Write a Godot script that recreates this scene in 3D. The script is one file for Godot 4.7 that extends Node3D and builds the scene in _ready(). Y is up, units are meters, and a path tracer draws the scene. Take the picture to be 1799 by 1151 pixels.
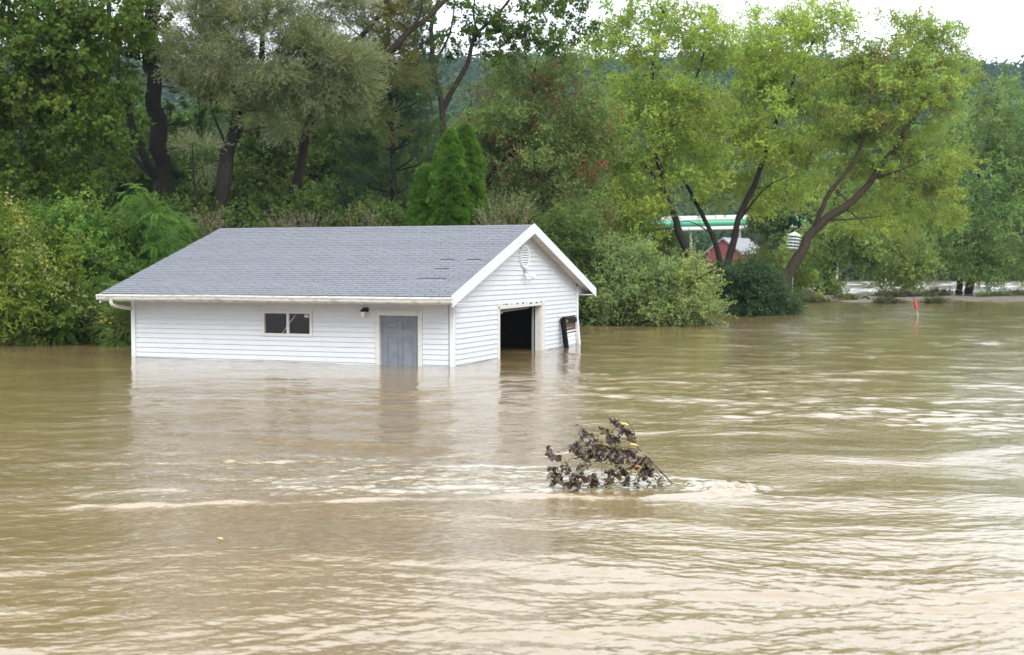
extends Node3D
# A flooded white garage among trees. World: y up, flood water at y = 0, metres, camera 2 m above the water looking towards -z.

var rng := RandomNumberGenerator.new()
var M := {}
var SPRIG := {}
var taken := {}


# ---------------------------------------------------------------- shapes
class Shape:
	var v := PackedVector3Array()
	var n := PackedVector3Array()
	var c := PackedColorArray()
	var i := PackedInt32Array()
	var tint := Color.WHITE
	var tinted := false

	func vert(p: Vector3, nn: Vector3) -> int:
		v.append(p)
		n.append(nn)
		if tinted:
			c.append(tint)
		return v.size() - 1

	func tri(a: Vector3, b: Vector3, d: Vector3) -> void:  # counter-clockwise seen from outside
		var nn := (b - a).cross(d - a).normalized()
		var k := vert(a, nn)
		vert(b, nn)
		vert(d, nn)
		i.append_array(PackedInt32Array([k, k + 2, k + 1]))

	func quad(a: Vector3, b: Vector3, d: Vector3, e: Vector3) -> void:
		var nn := (d - a).cross(e - b).normalized()
		var k := vert(a, nn)
		vert(b, nn)
		vert(d, nn)
		vert(e, nn)
		i.append_array(PackedInt32Array([k, k + 2, k + 1, k, k + 3, k + 2]))

	func box(at: Vector3, size: Vector3, turn := Basis(), bevel := 0.0) -> void:
		var h := size * 0.5
		if bevel <= 0.0:
			for ax in 3:
				for s in [-1.0, 1.0]:
					var o := Vector3.ZERO
					o[ax] = s
					var p := Vector3.ZERO
					p[(ax + 1) % 3] = s
					var q := Vector3.ZERO
					q[(ax + 2) % 3] = 1.0
					quad(at + turn * (h * (o - p - q)), at + turn * (h * (o + p - q)), at + turn * (h * (o + p + q)), at + turn * (h * (o - p + q)))
			return
		var g := h - Vector3.ONE * bevel
		for ax in 3:
			var b1 := (ax + 1) % 3
			var b2 := (ax + 2) % 3
			for s in [-1.0, 1.0]:
				var f := []
				for w in [[-1.0, -1.0], [1.0, -1.0], [1.0, 1.0], [-1.0, 1.0]]:
					var p := Vector3.ZERO
					p[ax] = s * h[ax]
					p[b1] = s * w[0] * g[b1]
					p[b2] = w[1] * g[b2]
					f.append(at + turn * p)
				quad(f[0], f[1], f[2], f[3])
			for s1 in [-1.0, 1.0]:
				for s2 in [-1.0, 1.0]:
					var e := []
					for w in [[0, -1.0], [0, 1.0], [1, 1.0], [1, -1.0]]:
						var p := Vector3.ZERO
						p[ax] = w[1] * g[ax]
						p[b1] = s1 * (h[b1] if w[0] == 0 else g[b1])
						p[b2] = s2 * (g[b2] if w[0] == 0 else h[b2])
						e.append(at + turn * p)
					if s1 * s2 > 0:
						quad(e[0], e[3], e[2], e[1])
					else:
						quad(e[0], e[1], e[2], e[3])
		for sx in [-1.0, 1.0]:
			for sy in [-1.0, 1.0]:
				for sz in [-1.0, 1.0]:
					var a := at + turn * Vector3(sx * h.x, sy * g.y, sz * g.z)
					var b := at + turn * Vector3(sx * g.x, sy * h.y, sz * g.z)
					var d := at + turn * Vector3(sx * g.x, sy * g.y, sz * h.z)
					if sx * sy * sz > 0:
						tri(a, b, d)
					else:
						tri(a, d, b)

	func hexa(p: Array) -> void:  # eight corners: four of the back face counter-clockwise seen from the front, then four of the front face
		quad(p[4], p[5], p[6], p[7])
		quad(p[1], p[0], p[3], p[2])
		quad(p[0], p[1], p[5], p[4])
		quad(p[1], p[2], p[6], p[5])
		quad(p[2], p[3], p[7], p[6])
		quad(p[3], p[0], p[4], p[7])

	func sweep(profile: PackedVector2Array, from: Transform3D, to: Transform3D) -> void:  # a flat outline, counter-clockwise in x and y, drawn from one place to another along +z
		var m := profile.size()
		for k in m:
			var a := profile[k]
			var b := profile[(k + 1) % m]
			quad(from * Vector3(a.x, a.y, 0), from * Vector3(b.x, b.y, 0), to * Vector3(b.x, b.y, 0), to * Vector3(a.x, a.y, 0))
		var t := Geometry2D.triangulate_polygon(profile)
		for k in range(0, t.size(), 3):
			var a := profile[t[k]]
			var b := profile[t[k + 1]]
			var d := profile[t[k + 2]]
			if (b - a).cross(d - a) < 0:
				var w := b
				b = d
				d = w
			tri(to * Vector3(a.x, a.y, 0), to * Vector3(b.x, b.y, 0), to * Vector3(d.x, d.y, 0))
			tri(from * Vector3(a.x, a.y, 0), from * Vector3(d.x, d.y, 0), from * Vector3(b.x, b.y, 0))

	func tube(path: Array, radii: Array, sides := 6, rough := 0.0, capped := true) -> void:
		var m := path.size()
		if m < 2:
			return
		var side := Vector3.ZERO
		var first := v.size()
		for k in m:
			var dir: Vector3 = (path[mini(k + 1, m - 1)] - path[maxi(k - 1, 0)]).normalized()
			if side == Vector3.ZERO:
				side = dir.cross(Vector3.UP if absf(dir.y) < 0.9 else Vector3.RIGHT).normalized()
			side = (side - dir * side.dot(dir)).normalized()
			var other := dir.cross(side)
			for j in sides:
				var a := TAU * j / sides
				var o := side * cos(a) + other * sin(a)
				var r: float = radii[k]
				if rough > 0.0:
					r *= 1.0 + rough * sin(j * 2.3 + k * 1.7) * cos(j * 5.1 - k * 0.9)
				vert(path[k] + o * r, o)
		for k in m - 1:
			for j in sides:
				var a := first + k * sides + j
				var b := first + k * sides + (j + 1) % sides
				i.append_array(PackedInt32Array([a, a + sides, b, b, a + sides, b + sides]))
		if capped:
			for k in [0, m - 1]:
				var dir: Vector3 = (path[1] - path[0]).normalized() * -1.0 if k == 0 else (path[m - 1] - path[m - 2]).normalized()
				var mid := vert(path[k], dir)
				var ring := v.size()
				for j in sides:
					vert(v[first + k * sides + j], dir)
				for j in sides:
					if k == 0:
						i.append_array(PackedInt32Array([mid, ring + j, ring + (j + 1) % sides]))
					else:
						i.append_array(PackedInt32Array([mid, ring + (j + 1) % sides, ring + j]))

	func lathe(profile: Array, sides := 16, at := Vector3.ZERO, turn := Basis()) -> void:  # [radius, height] from the bottom up
		for k in profile.size() - 1:
			var p = profile[k]
			var q = profile[k + 1]
			for j in sides:
				var a := TAU * j / sides
				var b := TAU * (j + 1) / sides
				var da := Vector3(cos(a), 0, -sin(a))
				var db := Vector3(cos(b), 0, -sin(b))
				var up: Vector3 = Vector3.UP
				var e1: Vector3 = at + turn * (da * p[0] + up * p[1])
				var e2: Vector3 = at + turn * (db * p[0] + up * p[1])
				var e3: Vector3 = at + turn * (db * q[0] + up * q[1])
				var e4: Vector3 = at + turn * (da * q[0] + up * q[1])
				if p[0] < 1e-5:
					tri(e1, e3, e4)
				elif q[0] < 1e-5:
					tri(e1, e2, e3)
				else:
					quad(e1, e2, e3, e4)

	func leaf(at: Vector3, dir: Vector3, up: Vector3, long: float, wide: float, fold := 0.25) -> void:
		var side := dir.cross(up).normalized()
		var lift := side.cross(dir).normalized()
		var mid := at + dir * long * 0.45
		var tip := at + dir * long - lift * long * 0.12
		var l := mid - side * wide * 0.5 + lift * wide * fold
		var r := mid + side * wide * 0.5 + lift * wide * fold
		tri(at, r, tip)
		tri(at, tip, l)

	func mesh() -> ArrayMesh:
		var a := []
		a.resize(Mesh.ARRAY_MAX)
		a[Mesh.ARRAY_VERTEX] = v
		a[Mesh.ARRAY_NORMAL] = n
		a[Mesh.ARRAY_INDEX] = i
		if tinted:
			a[Mesh.ARRAY_COLOR] = c
		var m := ArrayMesh.new()
		m.add_surface_from_arrays(Mesh.PRIMITIVE_TRIANGLES, a)
		return m


# ---------------------------------------------------------------- objects
func numbered(called: String) -> String:
	taken[called] = taken.get(called, 0) + 1
	return called if taken[called] == 1 else "%s_%03d" % [called, taken[called] - 1]


func part(shape, called: String, m: Material, parent: Node3D, at := Transform3D()) -> MeshInstance3D:
	var o := MeshInstance3D.new()
	o.mesh = shape.mesh() if shape is Shape else shape
	o.material_override = m
	o.name = called
	o.transform = at
	parent.add_child(o, true)
	return o


func thing(called: String, label: String, category: String, at := Vector3.ZERO, group := "", turn := 0.0) -> Node3D:
	var o := Node3D.new()
	o.name = numbered(called)
	o.position = at
	o.rotation.y = turn
	tag(o, label, category, group)
	add_child(o)
	return o


func tag(o: Node3D, label: String, category: String, group := "") -> void:
	o.set_meta("label", label)
	o.set_meta("category", category)
	if group != "":
		o.set_meta("group", group)


func setting(shape, called: String, m: Material, kind := "structure") -> MeshInstance3D:
	var o := part(shape, numbered(called), m, self)
	o.set_meta("kind", kind)
	return o


func mass(mesh: Mesh, m: Material, called: String, places: Array, colors: PackedColorArray, parent: Node3D) -> MultiMeshInstance3D:
	var mm := MultiMesh.new()
	mm.transform_format = MultiMesh.TRANSFORM_3D
	mm.use_colors = true
	mm.mesh = mesh
	mm.instance_count = places.size()
	for k in places.size():
		mm.set_instance_transform(k, places[k])
		mm.set_instance_color(k, colors[k])
	var o := MultiMeshInstance3D.new()
	o.multimesh = mm
	o.material_override = m
	o.name = called
	o.set_meta("kind", "stuff")
	parent.add_child(o, true)
	return o


func lin(r: float, g: float, b: float) -> Color:  # a real-world base colour
	return Color(r, g, b).linear_to_srgb()


func noise(freq: float, octaves := 3, sd := 1, kind := FastNoiseLite.TYPE_SIMPLEX_SMOOTH) -> FastNoiseLite:
	var f := FastNoiseLite.new()
	f.noise_type = kind
	f.frequency = freq
	f.seed = sd
	f.fractal_octaves = octaves
	f.fractal_type = FastNoiseLite.FRACTAL_FBM if octaves > 1 else FastNoiseLite.FRACTAL_NONE
	return f


func noise_tex(freq: float, octaves: int, sd: int, size := 512, ramp: Array = []) -> NoiseTexture2D:
	var t := NoiseTexture2D.new()
	t.width = size
	t.height = size
	t.seamless = true
	t.noise = noise(freq, octaves, sd)
	if ramp.size():
		var g := Gradient.new()
		g.offsets = PackedFloat32Array(ramp.map(func(e): return e[0]))
		g.colors = PackedColorArray(ramp.map(func(e): return e[1]))
		t.color_ramp = g
	return t


func plain(called: String, color: Color, rough := 0.6, spec := 0.5) -> StandardMaterial3D:
	var m := StandardMaterial3D.new()
	m.resource_name = called
	m.albedo_color = color
	m.roughness = rough
	m.metallic_specular = spec
	M[called] = m
	return m


func textured(m: StandardMaterial3D, tex: Texture2D, scale: Vector3, relief: Texture2D = null, depth := 0.0, world := false) -> StandardMaterial3D:
	m.albedo_texture = tex
	m.uv1_triplanar = true
	m.uv1_world_triplanar = world
	m.uv1_scale = scale
	if relief:
		m.heightmap_enabled = true
		m.heightmap_texture = relief
		m.heightmap_scale = depth
	return m


func make_materials() -> void:
	var w := Color.WHITE
	var mottled := noise_tex(0.012, 4, 3, 512, [[0.0, lin(0.72, 0.72, 0.72)], [0.5, lin(0.92, 0.92, 0.92)], [1.0, w]])
	var grain := noise_tex(0.06, 4, 5, 512)
	var fine := noise_tex(0.2, 3, 6, 512)
	# vinyl and painted metal, a little dirty
	var streak := noise_tex(0.01, 5, 8, 512, [[0.0, lin(0.9, 0.895, 0.88)], [0.42, lin(0.985, 0.985, 0.98)], [1.0, w]])
	textured(plain("vinyl", lin(0.515, 0.53, 0.56), 0.45), streak, Vector3(0.35, 0.9, 0.35), grain, 0.08)
	textured(plain("vinyl_trim", lin(0.565, 0.575, 0.595), 0.45), streak, Vector3(0.6, 0.5, 0.6))
	textured(plain("old_trim", lin(0.53, 0.52, 0.50), 0.55), noise_tex(0.025, 5, 18, 512, [[0.0, lin(0.6, 0.58, 0.54)], [0.3, lin(0.95, 0.945, 0.93)], [1.0, w]]), Vector3(0.8, 0.8, 0.8))
	textured(plain("gutter", lin(0.54, 0.535, 0.515), 0.4), noise_tex(0.02, 5, 19, 512, [[0.0, lin(0.45, 0.44, 0.41)], [0.34, lin(0.86, 0.85, 0.83)], [0.55, w], [1.0, w]]), Vector3(0.37, 1.3, 0.41))
	textured(plain("soffit", lin(0.58, 0.575, 0.555), 0.6), mottled, Vector3(0.5, 0.5, 0.5))
	for k in 4:
		var g: float = [0.175, 0.181, 0.188, 0.178][k]
		textured(plain("shingle_%d" % k, lin(g, g * 1.03, g * 1.17), 0.9, 0.3), noise_tex(0.09, 3, 30 + k, 256, [[0.0, lin(0.7, 0.7, 0.7)], [1.0, w]]), Vector3(1.5, 1.5, 1.5), fine, 0.25)
	var sh := textured(plain("shingle_mixed", lin(0.18, 0.186, 0.211), 0.9, 0.3), M["shingle_0"].albedo_texture, Vector3(1.5, 1.5, 1.5), fine, 0.25)
	sh.vertex_color_use_as_albedo = true
	plain("felt", lin(0.125, 0.129, 0.145), 0.95, 0.2)
	textured(plain("sheathing", lin(0.11, 0.08, 0.055), 0.9, 0.2), mottled, Vector3(1, 1, 1))
	textured(plain("door_grey", lin(0.165, 0.180, 0.213), 0.5), mottled, Vector3(0.5, 0.5, 0.5))
	plain("black_metal", lin(0.012, 0.012, 0.013), 0.35)
	plain("bulb_glass", lin(0.65, 0.64, 0.58), 0.25)
	plain("bulb_white", lin(0.7, 0.7, 0.7), 0.3)
	plain("grey_metal", lin(0.22, 0.23, 0.24), 0.45)
	plain("sticker", lin(0.55, 0.55, 0.53), 0.6)
	plain("ink", lin(0.12, 0.12, 0.12), 0.7)
	plain("dark_slot", lin(0.10, 0.10, 0.10), 0.9)
	textured(plain("black_timber", lin(0.010, 0.010, 0.012), 0.95, 0.15), mottled, Vector3(1, 1, 1), grain, 0.6)
	textured(plain("rotten_wood", lin(0.045, 0.038, 0.03), 0.95, 0.15), noise_tex(0.03, 4, 44, 256, [[0.0, lin(0.2, 0.2, 0.2)], [0.55, lin(0.5, 0.45, 0.4)], [1.0, w]]), Vector3(1, 1, 1), grain, 0.5)
	var pane := plain("pane", Color(0.12, 0.13, 0.14, 0.01), 0.02, 0.3)
	pane.transparency = BaseMaterial3D.TRANSPARENCY_ALPHA
	# bark and leaves
	var bark_bump := noise_tex(0.02, 5, 51, 512)
	for b in [["bark_dark", lin(0.035, 0.030, 0.025)], ["bark_grey", lin(0.085, 0.076, 0.066)], ["bark_brown", lin(0.065, 0.050, 0.036)], ["twig_pale", lin(0.20, 0.175, 0.145)]]:
		textured(plain(b[0], b[1], 0.9, 0.25), noise_tex(0.03, 5, 52, 512, [[0.25, lin(0.45, 0.45, 0.45)], [0.75, w]]), Vector3(1.6, 0.35, 1.6), bark_bump, 2.5)
	for l in [["leaf", 0.6, 1.0], ["leaf_shiny", 0.36, 0.6], ["needle", 0.6, 0.3]]:
		var m := plain(l[0], w, l[1], 0.3)
		m.vertex_color_use_as_albedo = true
		m.backlight_enabled = true
		m.backlight = Color(l[2], l[2], l[2]).linear_to_srgb()
	# land
	var earth := textured(plain("earth", lin(0.055, 0.052, 0.026), 1.0, 0.2), noise_tex(0.01, 5, 61, 512, [[0.2, lin(0.4, 0.36, 0.28)], [0.8, w]]), Vector3(0.05, 0.05, 0.05), grain, 5.0, true)
	earth.uv1_triplanar_sharpness = 2.0
	textured(plain("mud", lin(0.095, 0.074, 0.052), 0.75), mottled, Vector3(0.4, 0.4, 0.4), grain, 2.0, true)
	# far things
	plain("white_paint", lin(0.55, 0.57, 0.56), 0.5)
	plain("green_paint", lin(0.05, 0.26, 0.15), 0.45)
	plain("deep_green_paint", lin(0.025, 0.15, 0.085), 0.5)
	textured(plain("red_boards", lin(0.15, 0.03, 0.03), 0.7), mottled, Vector3(1, 1, 1))
	textured(plain("far_roof", lin(0.2, 0.2, 0.21), 0.7), mottled, Vector3(0.3, 0.3, 0.3))
	textured(plain("concrete", lin(0.22, 0.21, 0.19), 0.9), mottled, Vector3(0.4, 0.4, 0.4))
	plain("martin_white", lin(0.66, 0.67, 0.68), 0.45)
	plain("flag_red", lin(0.36, 0.045, 0.06), 0.55)
	plain("fibre_rod", lin(0.5, 0.5, 0.48), 0.5)
	# drowned leaves
	for d in [["dead_dark", lin(0.034, 0.021, 0.016)], ["dead_brown", lin(0.085, 0.050, 0.034)], ["dead_grey", lin(0.15, 0.11, 0.09)], ["dead_olive", lin(0.10, 0.10, 0.035)], ["leaf_yellow", lin(0.62, 0.36, 0.02)], ["leaf_rust", lin(0.26, 0.09, 0.03)], ["stem_green", lin(0.11, 0.11, 0.035)], ["stem_brown", lin(0.06, 0.042, 0.032)], ["apple", lin(0.42, 0.44, 0.08)]]:
		var m := plain(d[0], d[1], 0.42)
		if d[0].begins_with("dead"):
			textured(m, mottled, Vector3(6, 6, 6))


# ---------------------------------------------------------------- camera, sky, light
func camera_and_light() -> void:
	var cam := Camera3D.new()
	cam.name = "camera"
	cam.fov = 27.76
	cam.near = 0.2
	cam.far = 4000.0
	cam.position = Vector3(0, 2, 0)
	cam.rotation_degrees = Vector3(-2.677, 0, 0)
	var att := CameraAttributesPhysical.new()
	att.frustum_focal_length = 48.56
	att.frustum_focus_distance = 17.0
	att.frustum_near = 0.2
	att.frustum_far = 4000.0
	att.exposure_aperture = 3.2
	cam.attributes = att
	add_child(cam)
	cam.current = true
	var sky_mat := ProceduralSkyMaterial.new()
	sky_mat.sky_top_color = lin(0.90, 0.95, 1.0)
	sky_mat.sky_horizon_color = lin(0.425, 0.45, 0.48)
	sky_mat.sky_curve = 0.6
	sky_mat.ground_bottom_color = lin(0.08, 0.07, 0.05)
	sky_mat.ground_horizon_color = lin(0.2, 0.2, 0.19)
	sky_mat.sun_angle_max = 1.0
	var sky := Sky.new()
	sky.sky_material = sky_mat
	var env := Environment.new()
	env.background_mode = Environment.BG_SKY
	env.sky = sky
	env.background_energy_multiplier = 1.0
	env.tonemap_mode = Environment.TONE_MAPPER_LINEAR
	env.tonemap_exposure = 3.5
	env.sdfgi_enabled = true
	env.ssao_enabled = true
	env.ssil_enabled = true
	env.fog_enabled = true
	env.fog_density = 0.00016
	env.fog_light_color = Color(0.74, 0.87, 1.0)
	var we := WorldEnvironment.new()
	we.name = "environment"
	we.environment = env
	add_child(we)
	var sun := DirectionalLight3D.new()
	sun.name = "veiled_sun"
	sun.light_energy = 0.26
	sun.light_angular_distance = 25.0
	sun.light_color = Color(1.0, 0.985, 0.95)
	sun.shadow_enabled = true
	sun.sky_mode = DirectionalLight3D.SKY_MODE_LIGHT_ONLY
	add_child(sun)
	sun.look_at_from_position(Vector3(8, 20, 26), Vector3.ZERO)


# ---------------------------------------------------------------- land and water
var hill_noise: FastNoiseLite
var bank_noise: FastNoiseLite


func land(x: float, z: float) -> float:
	var d := -z
	var y := -1.4
	var w := bank_noise.get_noise_2d(x, z)
	var edge := lerpf(35.5, 44.0, smoothstep(-11.0, -8.0, x)) + w * 2.0
	var left := smoothstep(edge - 1.0, edge + 9.0, d) * (2.6 + w) * (1.0 - smoothstep(1.0, 6.0, x))
	var far := smoothstep(186.0 + w * 8.0, 225.0, d) * 4.5
	y += maxf(left, far)
	var crest := 74.0 + 9.0 * hill_noise.get_noise_1d(x) + 5.0 * hill_noise.get_noise_1d(x * 4.0 + 900.0)
	y += smoothstep(250.0, 560.0, d) * crest
	return y


func make_ground() -> void:
	hill_noise = noise(0.004, 2, 11)
	bank_noise = noise(0.06, 2, 12)
	var zs := []
	var z := 60.0
	while z > -1500.0:
		zs.append(z)
		z -= 12.0 if z > -28 else (2.0 if z > -60.0 else (6.0 if z > -260.0 else 22.0))
	var xs := []
	var x := -1300.0
	while x < 1300.0:
		xs.append(x)
		x += 2.5 if absf(x + 10.0) < 32.0 else (8.0 if absf(x) < 140.0 else 30.0)
	var s := Shape.new()
	var nx := xs.size()
	for zz in zs:
		for xx in xs:
			var e := 1.5
			var y := land(xx, zz)
			s.vert(Vector3(xx, y, zz), Vector3(y - land(xx + e, zz), e, y - land(xx, zz + e)).normalized())
	for j in zs.size() - 1:
		for k in nx - 1:
			var a: int = j * nx + k
			s.i.append_array(PackedInt32Array([a, a + nx, a + 1, a + 1, a + nx, a + nx + 1]))
	setting(s, "ground", M["earth"])


var wa: FastNoiseLite
var wb: FastNoiseLite
var wc: FastNoiseLite
var wd: FastNoiseLite
var we2: FastNoiseLite
var wf: FastNoiseLite


func seg(p: Vector2, a: Vector2, b: Vector2) -> Vector2:  # (how far along 0..1, signed distance) of p from the line a-b
	var ab := b - a
	var t := (p - a).dot(ab) / ab.length_squared()
	var q := a + ab * clampf(t, 0.0, 1.0)
	return Vector2(t, (p - q).length() * signf(ab.cross(p - a)))


const SNAG := Vector2(1.5, -12.1)  # where the drowned branch stands in the current, which runs towards -x


func wake(x: float, z: float) -> float:  # 0..1: how far the water is churned up behind the drowned branch
	var back := 1.9 - x
	if back < 0.0:
		return 0.0
	var near := -11.75 + back * 0.12
	var far := -12.25 - back * 0.62 + 0.028 * back * back
	var width := maxf(0.25, near - far)
	var t := (z - far) / width
	var inside := smoothstep(-0.12, 0.15, t) * (1.0 - smoothstep(0.93, 1.03, t))
	return inside * (1.0 - smoothstep(3.0, 8.5, back))


func water_height(x: float, z: float, d: float) -> float:
	var ux := x + 0.5 * wf.get_noise_2d(x * 0.5, z * 0.5)
	var uz := z + 0.7 * wf.get_noise_2d(x * 0.5 + 70.0, z * 0.5)
	var rough := 0.75 + 0.9 * wa.get_noise_2d(x * 0.10 + 40.0, z * 0.22)
	var calm := smoothstep(-9.0, -3.5, x - (d - 24.0) * 0.15)  # the lee in front of the bank on the left
	rough *= 0.45 + 0.55 * calm
	var swell := lerpf(0.5, 1.0, smoothstep(-3.0, 2.0, x))  # the main current runs on the right
	rough *= lerpf(0.7, 1.0, smoothstep(-3.0, 2.0, x))
	var y := 0.034 * swell * wa.get_noise_2d(ux * 0.55, uz)
	var b := wb.get_noise_2d(ux * 0.5, uz)
	y += 0.019 * rough * (b - 0.6 * absf(b)) * (1.0 - smoothstep(45.0, 100.0, d))
	if d < 45.0:
		y += 0.0095 * rough * wc.get_noise_2d(ux * 0.5, uz) * (1.0 - smoothstep(26.0, 45.0, d))
	if d < 19.0:
		y += 0.0048 * rough * wd.get_noise_2d(ux * 0.8, uz) * (1.0 - smoothstep(10.0, 19.0, d))
	if d > 8.0 and d < 20.0 and absf(x) < 9.0:
		var p := Vector2(x, z)
		# water piles up against the branch and breaks
		var q := p - Vector2(1.92, -11.85)
		y += 0.05 * exp(-(q.x * q.x / 0.08 + q.y * q.y / 0.09)) * (0.8 + 1.1 * wc.get_noise_2d(x * 1.6, z * 1.6) + 0.6 * wd.get_noise_2d(x * 1.6, z * 1.6))
		var q2 := p - Vector2(2.45, -11.75)
		y -= 0.03 * exp(-(q2.x * q2.x / 0.22 + q2.y * q2.y / 0.05))
		# the near arm of the wake: one long smooth fold, and shorter ones behind it
		for f in [[Vector2(2.0, -11.6), Vector2(-4.4, -10.85), 0.038, 0.09], [Vector2(0.6, -12.0), Vector2(-3.9, -11.75), 0.026, 0.12], [Vector2(1.2, -12.5), Vector2(-1.4, -15.0), 0.026, 0.2], [Vector2(-0.8, -14.4), Vector2(-4.6, -16.2), 0.03, 0.22], [Vector2(-2.3, -13.6), Vector2(-5.6, -13.3), 0.024, 0.16]]:
			var r := seg(p, f[0], f[1])
			if r.x > -0.15 and r.x < 1.15 and absf(r.y) < 1.2:
				var wob: float = 0.12 * wa.get_noise_2d(x * 2.0, 3.0) + 0.05 * wb.get_noise_2d(x, 9.0)
				var g: float = (r.y + wob) / f[3]
				var gap: float = 0.55 + 0.7 * wa.get_noise_2d(x * 1.3 + f[3] * 90.0, 20.0)
				y += f[2] * exp(-g * g) * smoothstep(-0.15, 0.1, r.x) * (1.0 - smoothstep(0.75, 1.15, r.x)) * clampf(gap, 0.1, 1.0)
		var a := wake(x, z)
		if a > 0.0:
			y += a * (0.015 * wb.get_noise_2d(x * 0.8 + 30.0 + 0.6 * wa.get_noise_2d(x * 2.0, z * 2.0), z * 1.5) + 0.008 * wc.get_noise_2d(x * 1.0, z * 1.5) + 0.004 * wd.get_noise_2d(x * 1.2, z * 1.5))
	if d > 75.0 and d < 180.0 and x > 8.0:
		y += 0.16 * wa.get_noise_2d(x * 0.35, z * 0.85) * smoothstep(82.0, 98.0, d) * (1.0 - smoothstep(150.0, 175.0, d))
	return y


func make_water() -> void:
	wa = noise(0.5, 2, 71)
	wb = noise(1.25, 3, 72)
	wc = noise(3.1, 2, 73)
	wd = noise(7.5, 2, 74)
	we2 = noise(1.0, 4, 75)
	wf = noise(0.35, 2, 76)
	var ds := [-40.0, -10.0, 0.0, 2.5, 4.0]
	var rows := 1100
	for j in rows + 1:
		ds.append(1.0 / lerpf(1.0 / 5.2, 1.0 / 260.0, pow(float(j) / rows, 1.0)))
	var fine_rows := range(170).map(func(k): return 85.0 + 0.5 * k)  # the river needs closer rows to show its chop
	ds = ds.filter(func(e): return e < 84.8 or e > 169.8)
	ds.append_array(fine_rows)
	ds.sort()
	var cols := 620
	var s := Shape.new()
	s.tinted = true
	var nx := cols + 3
	var mud := Color(0.190, 0.132, 0.063)
	var air := Color(0.30, 0.26, 0.205)
	for d in ds:
		var z: float = -d
		var half := 4.0 + 0.44 * maxf(d, 4.0)
		for k in nx:
			var x: float = -700.0 if k == 0 else (700.0 if k == nx - 1 else lerpf(-half, half, (k - 1.0) / cols))
			var y := 0.0 if k == 0 or k == nx - 1 or d < 4.5 else water_height(x, z, d)
			var t := 1.0 + 0.10 * we2.get_noise_2d(x * 0.08, z * 0.3) + 0.05 * we2.get_noise_2d(x * 0.7 + 50.0, z * 2.0)
			var col := mud * t
			if d < 20.0 and d > 8.0 and absf(x) < 10.0:
				var a := wake(x, z)
				var f := we2.get_noise_2d(x * 0.9 + 11.0, z * 3.2)
				var foam := a * clampf(0.32 + 0.9 * f, 0.0, 0.85)
				var fleck := wd.get_noise_2d(x * 0.9 + 5.0, z * 1.6)
				foam = maxf(foam, smoothstep(0.5, 0.66, fleck) * smoothstep(0.0, 0.25, a + 0.25 * wa.get_noise_2d(x * 0.8, z)) * 0.9)
				var q := Vector2(x, z) - Vector2(1.8, -11.85)
				foam = maxf(foam, exp(-(q.x * q.x / 0.22 + q.y * q.y / 0.10)) * clampf(0.55 + 1.1 * wc.get_noise_2d(x * 1.4, z * 1.4), 0.0, 1.0))
				col = col.lerp(air, foam)
			elif d > 84.0 and d < 175.0 and x > 6.0:  # sky sheen painted pale onto the fast river's crests, together with whitecap foam
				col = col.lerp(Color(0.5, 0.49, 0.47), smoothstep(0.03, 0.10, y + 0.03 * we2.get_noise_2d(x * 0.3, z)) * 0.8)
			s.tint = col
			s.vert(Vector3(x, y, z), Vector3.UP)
	for j in ds.size() - 1:
		for k in nx - 1:
			var a: int = j * nx + k
			s.i.append_array(PackedInt32Array([a, a + nx, a + 1, a + 1, a + nx, a + nx + 1]))
	# smooth normals from the neighbours
	for j in range(1, ds.size() - 1):
		for k in range(2, nx - 2):
			var a: int = j * nx + k
			var dx := s.v[a + 1] - s.v[a - 1]
			var dz := s.v[a - nx] - s.v[a + nx]
			s.n[a] = dz.cross(dx).normalized()
	var m := plain("flood_water", Color.WHITE, 0.03, 0.72)
	m.vertex_color_use_as_albedo = true
	m.heightmap_enabled = true
	m.heightmap_texture = noise_tex(0.022, 4, 77, 1024)
	m.heightmap_scale = 0.5
	m.uv1_triplanar = true
	m.uv1_world_triplanar = true
	m.uv1_scale = Vector3(0.30, 1.0, 0.62)
	m.clearcoat_enabled = true
	m.clearcoat = 0.3
	m.clearcoat_roughness = 0.03
	setting(s, "flood_water", m)


func make_hills() -> void:
	# the wooded hillside across the valley: one mass of crowns
	rng.seed = 401
	var s := Shape.new()
	for k in 150:
		var p := Vector3(rng.randfn(), rng.randfn(), rng.randfn()).normalized()
		var r := 0.72 + 0.38 * rng.randf()
		var o := p * Vector3(1.0, 1.15, 1.0) * r
		if o.y < -0.75:
			continue
		var dir := (Vector3(rng.randfn(), rng.randfn() * 0.6, rng.randfn()) + p * 0.4).normalized()
		s.leaf(o, dir, (p + Vector3(0, 0.6, 0)).normalized(), 0.42, 0.34, 0.2)
	var mesh := s.mesh()
	var places := []
	var colors := PackedColorArray()
	for k in 6500:
		var d := rng.randf_range(205.0, 575.0)
		var x := rng.randf_range(-0.56, 0.56) * d
		if d < 260.0 and rng.randf() < 0.35:
			continue
		var y := land(x, -d)
		var r := rng.randf_range(3.2, 5.6)
		if d < 260.0:
			r *= 0.75
		places.append(Transform3D(Basis(Vector3.UP, rng.randf() * TAU).scaled(Vector3(r, r * rng.randf_range(0.9, 1.35), r)), Vector3(x, y + r * 0.6, -d)))
		var g := rng.randf_range(0.7, 1.25)
		var h := rng.randf_range(0.8, 1.2)
		colors.append(Color(0.050 * g * h, 0.085 * g, 0.030 * g))
	var o := mass(mesh, M["leaf"], "hillside_forest", places, colors, self)
	o.set_meta("label", "hazy blue green wooded hillside behind all the trees")
	o.set_meta("category", "forest")


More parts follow.
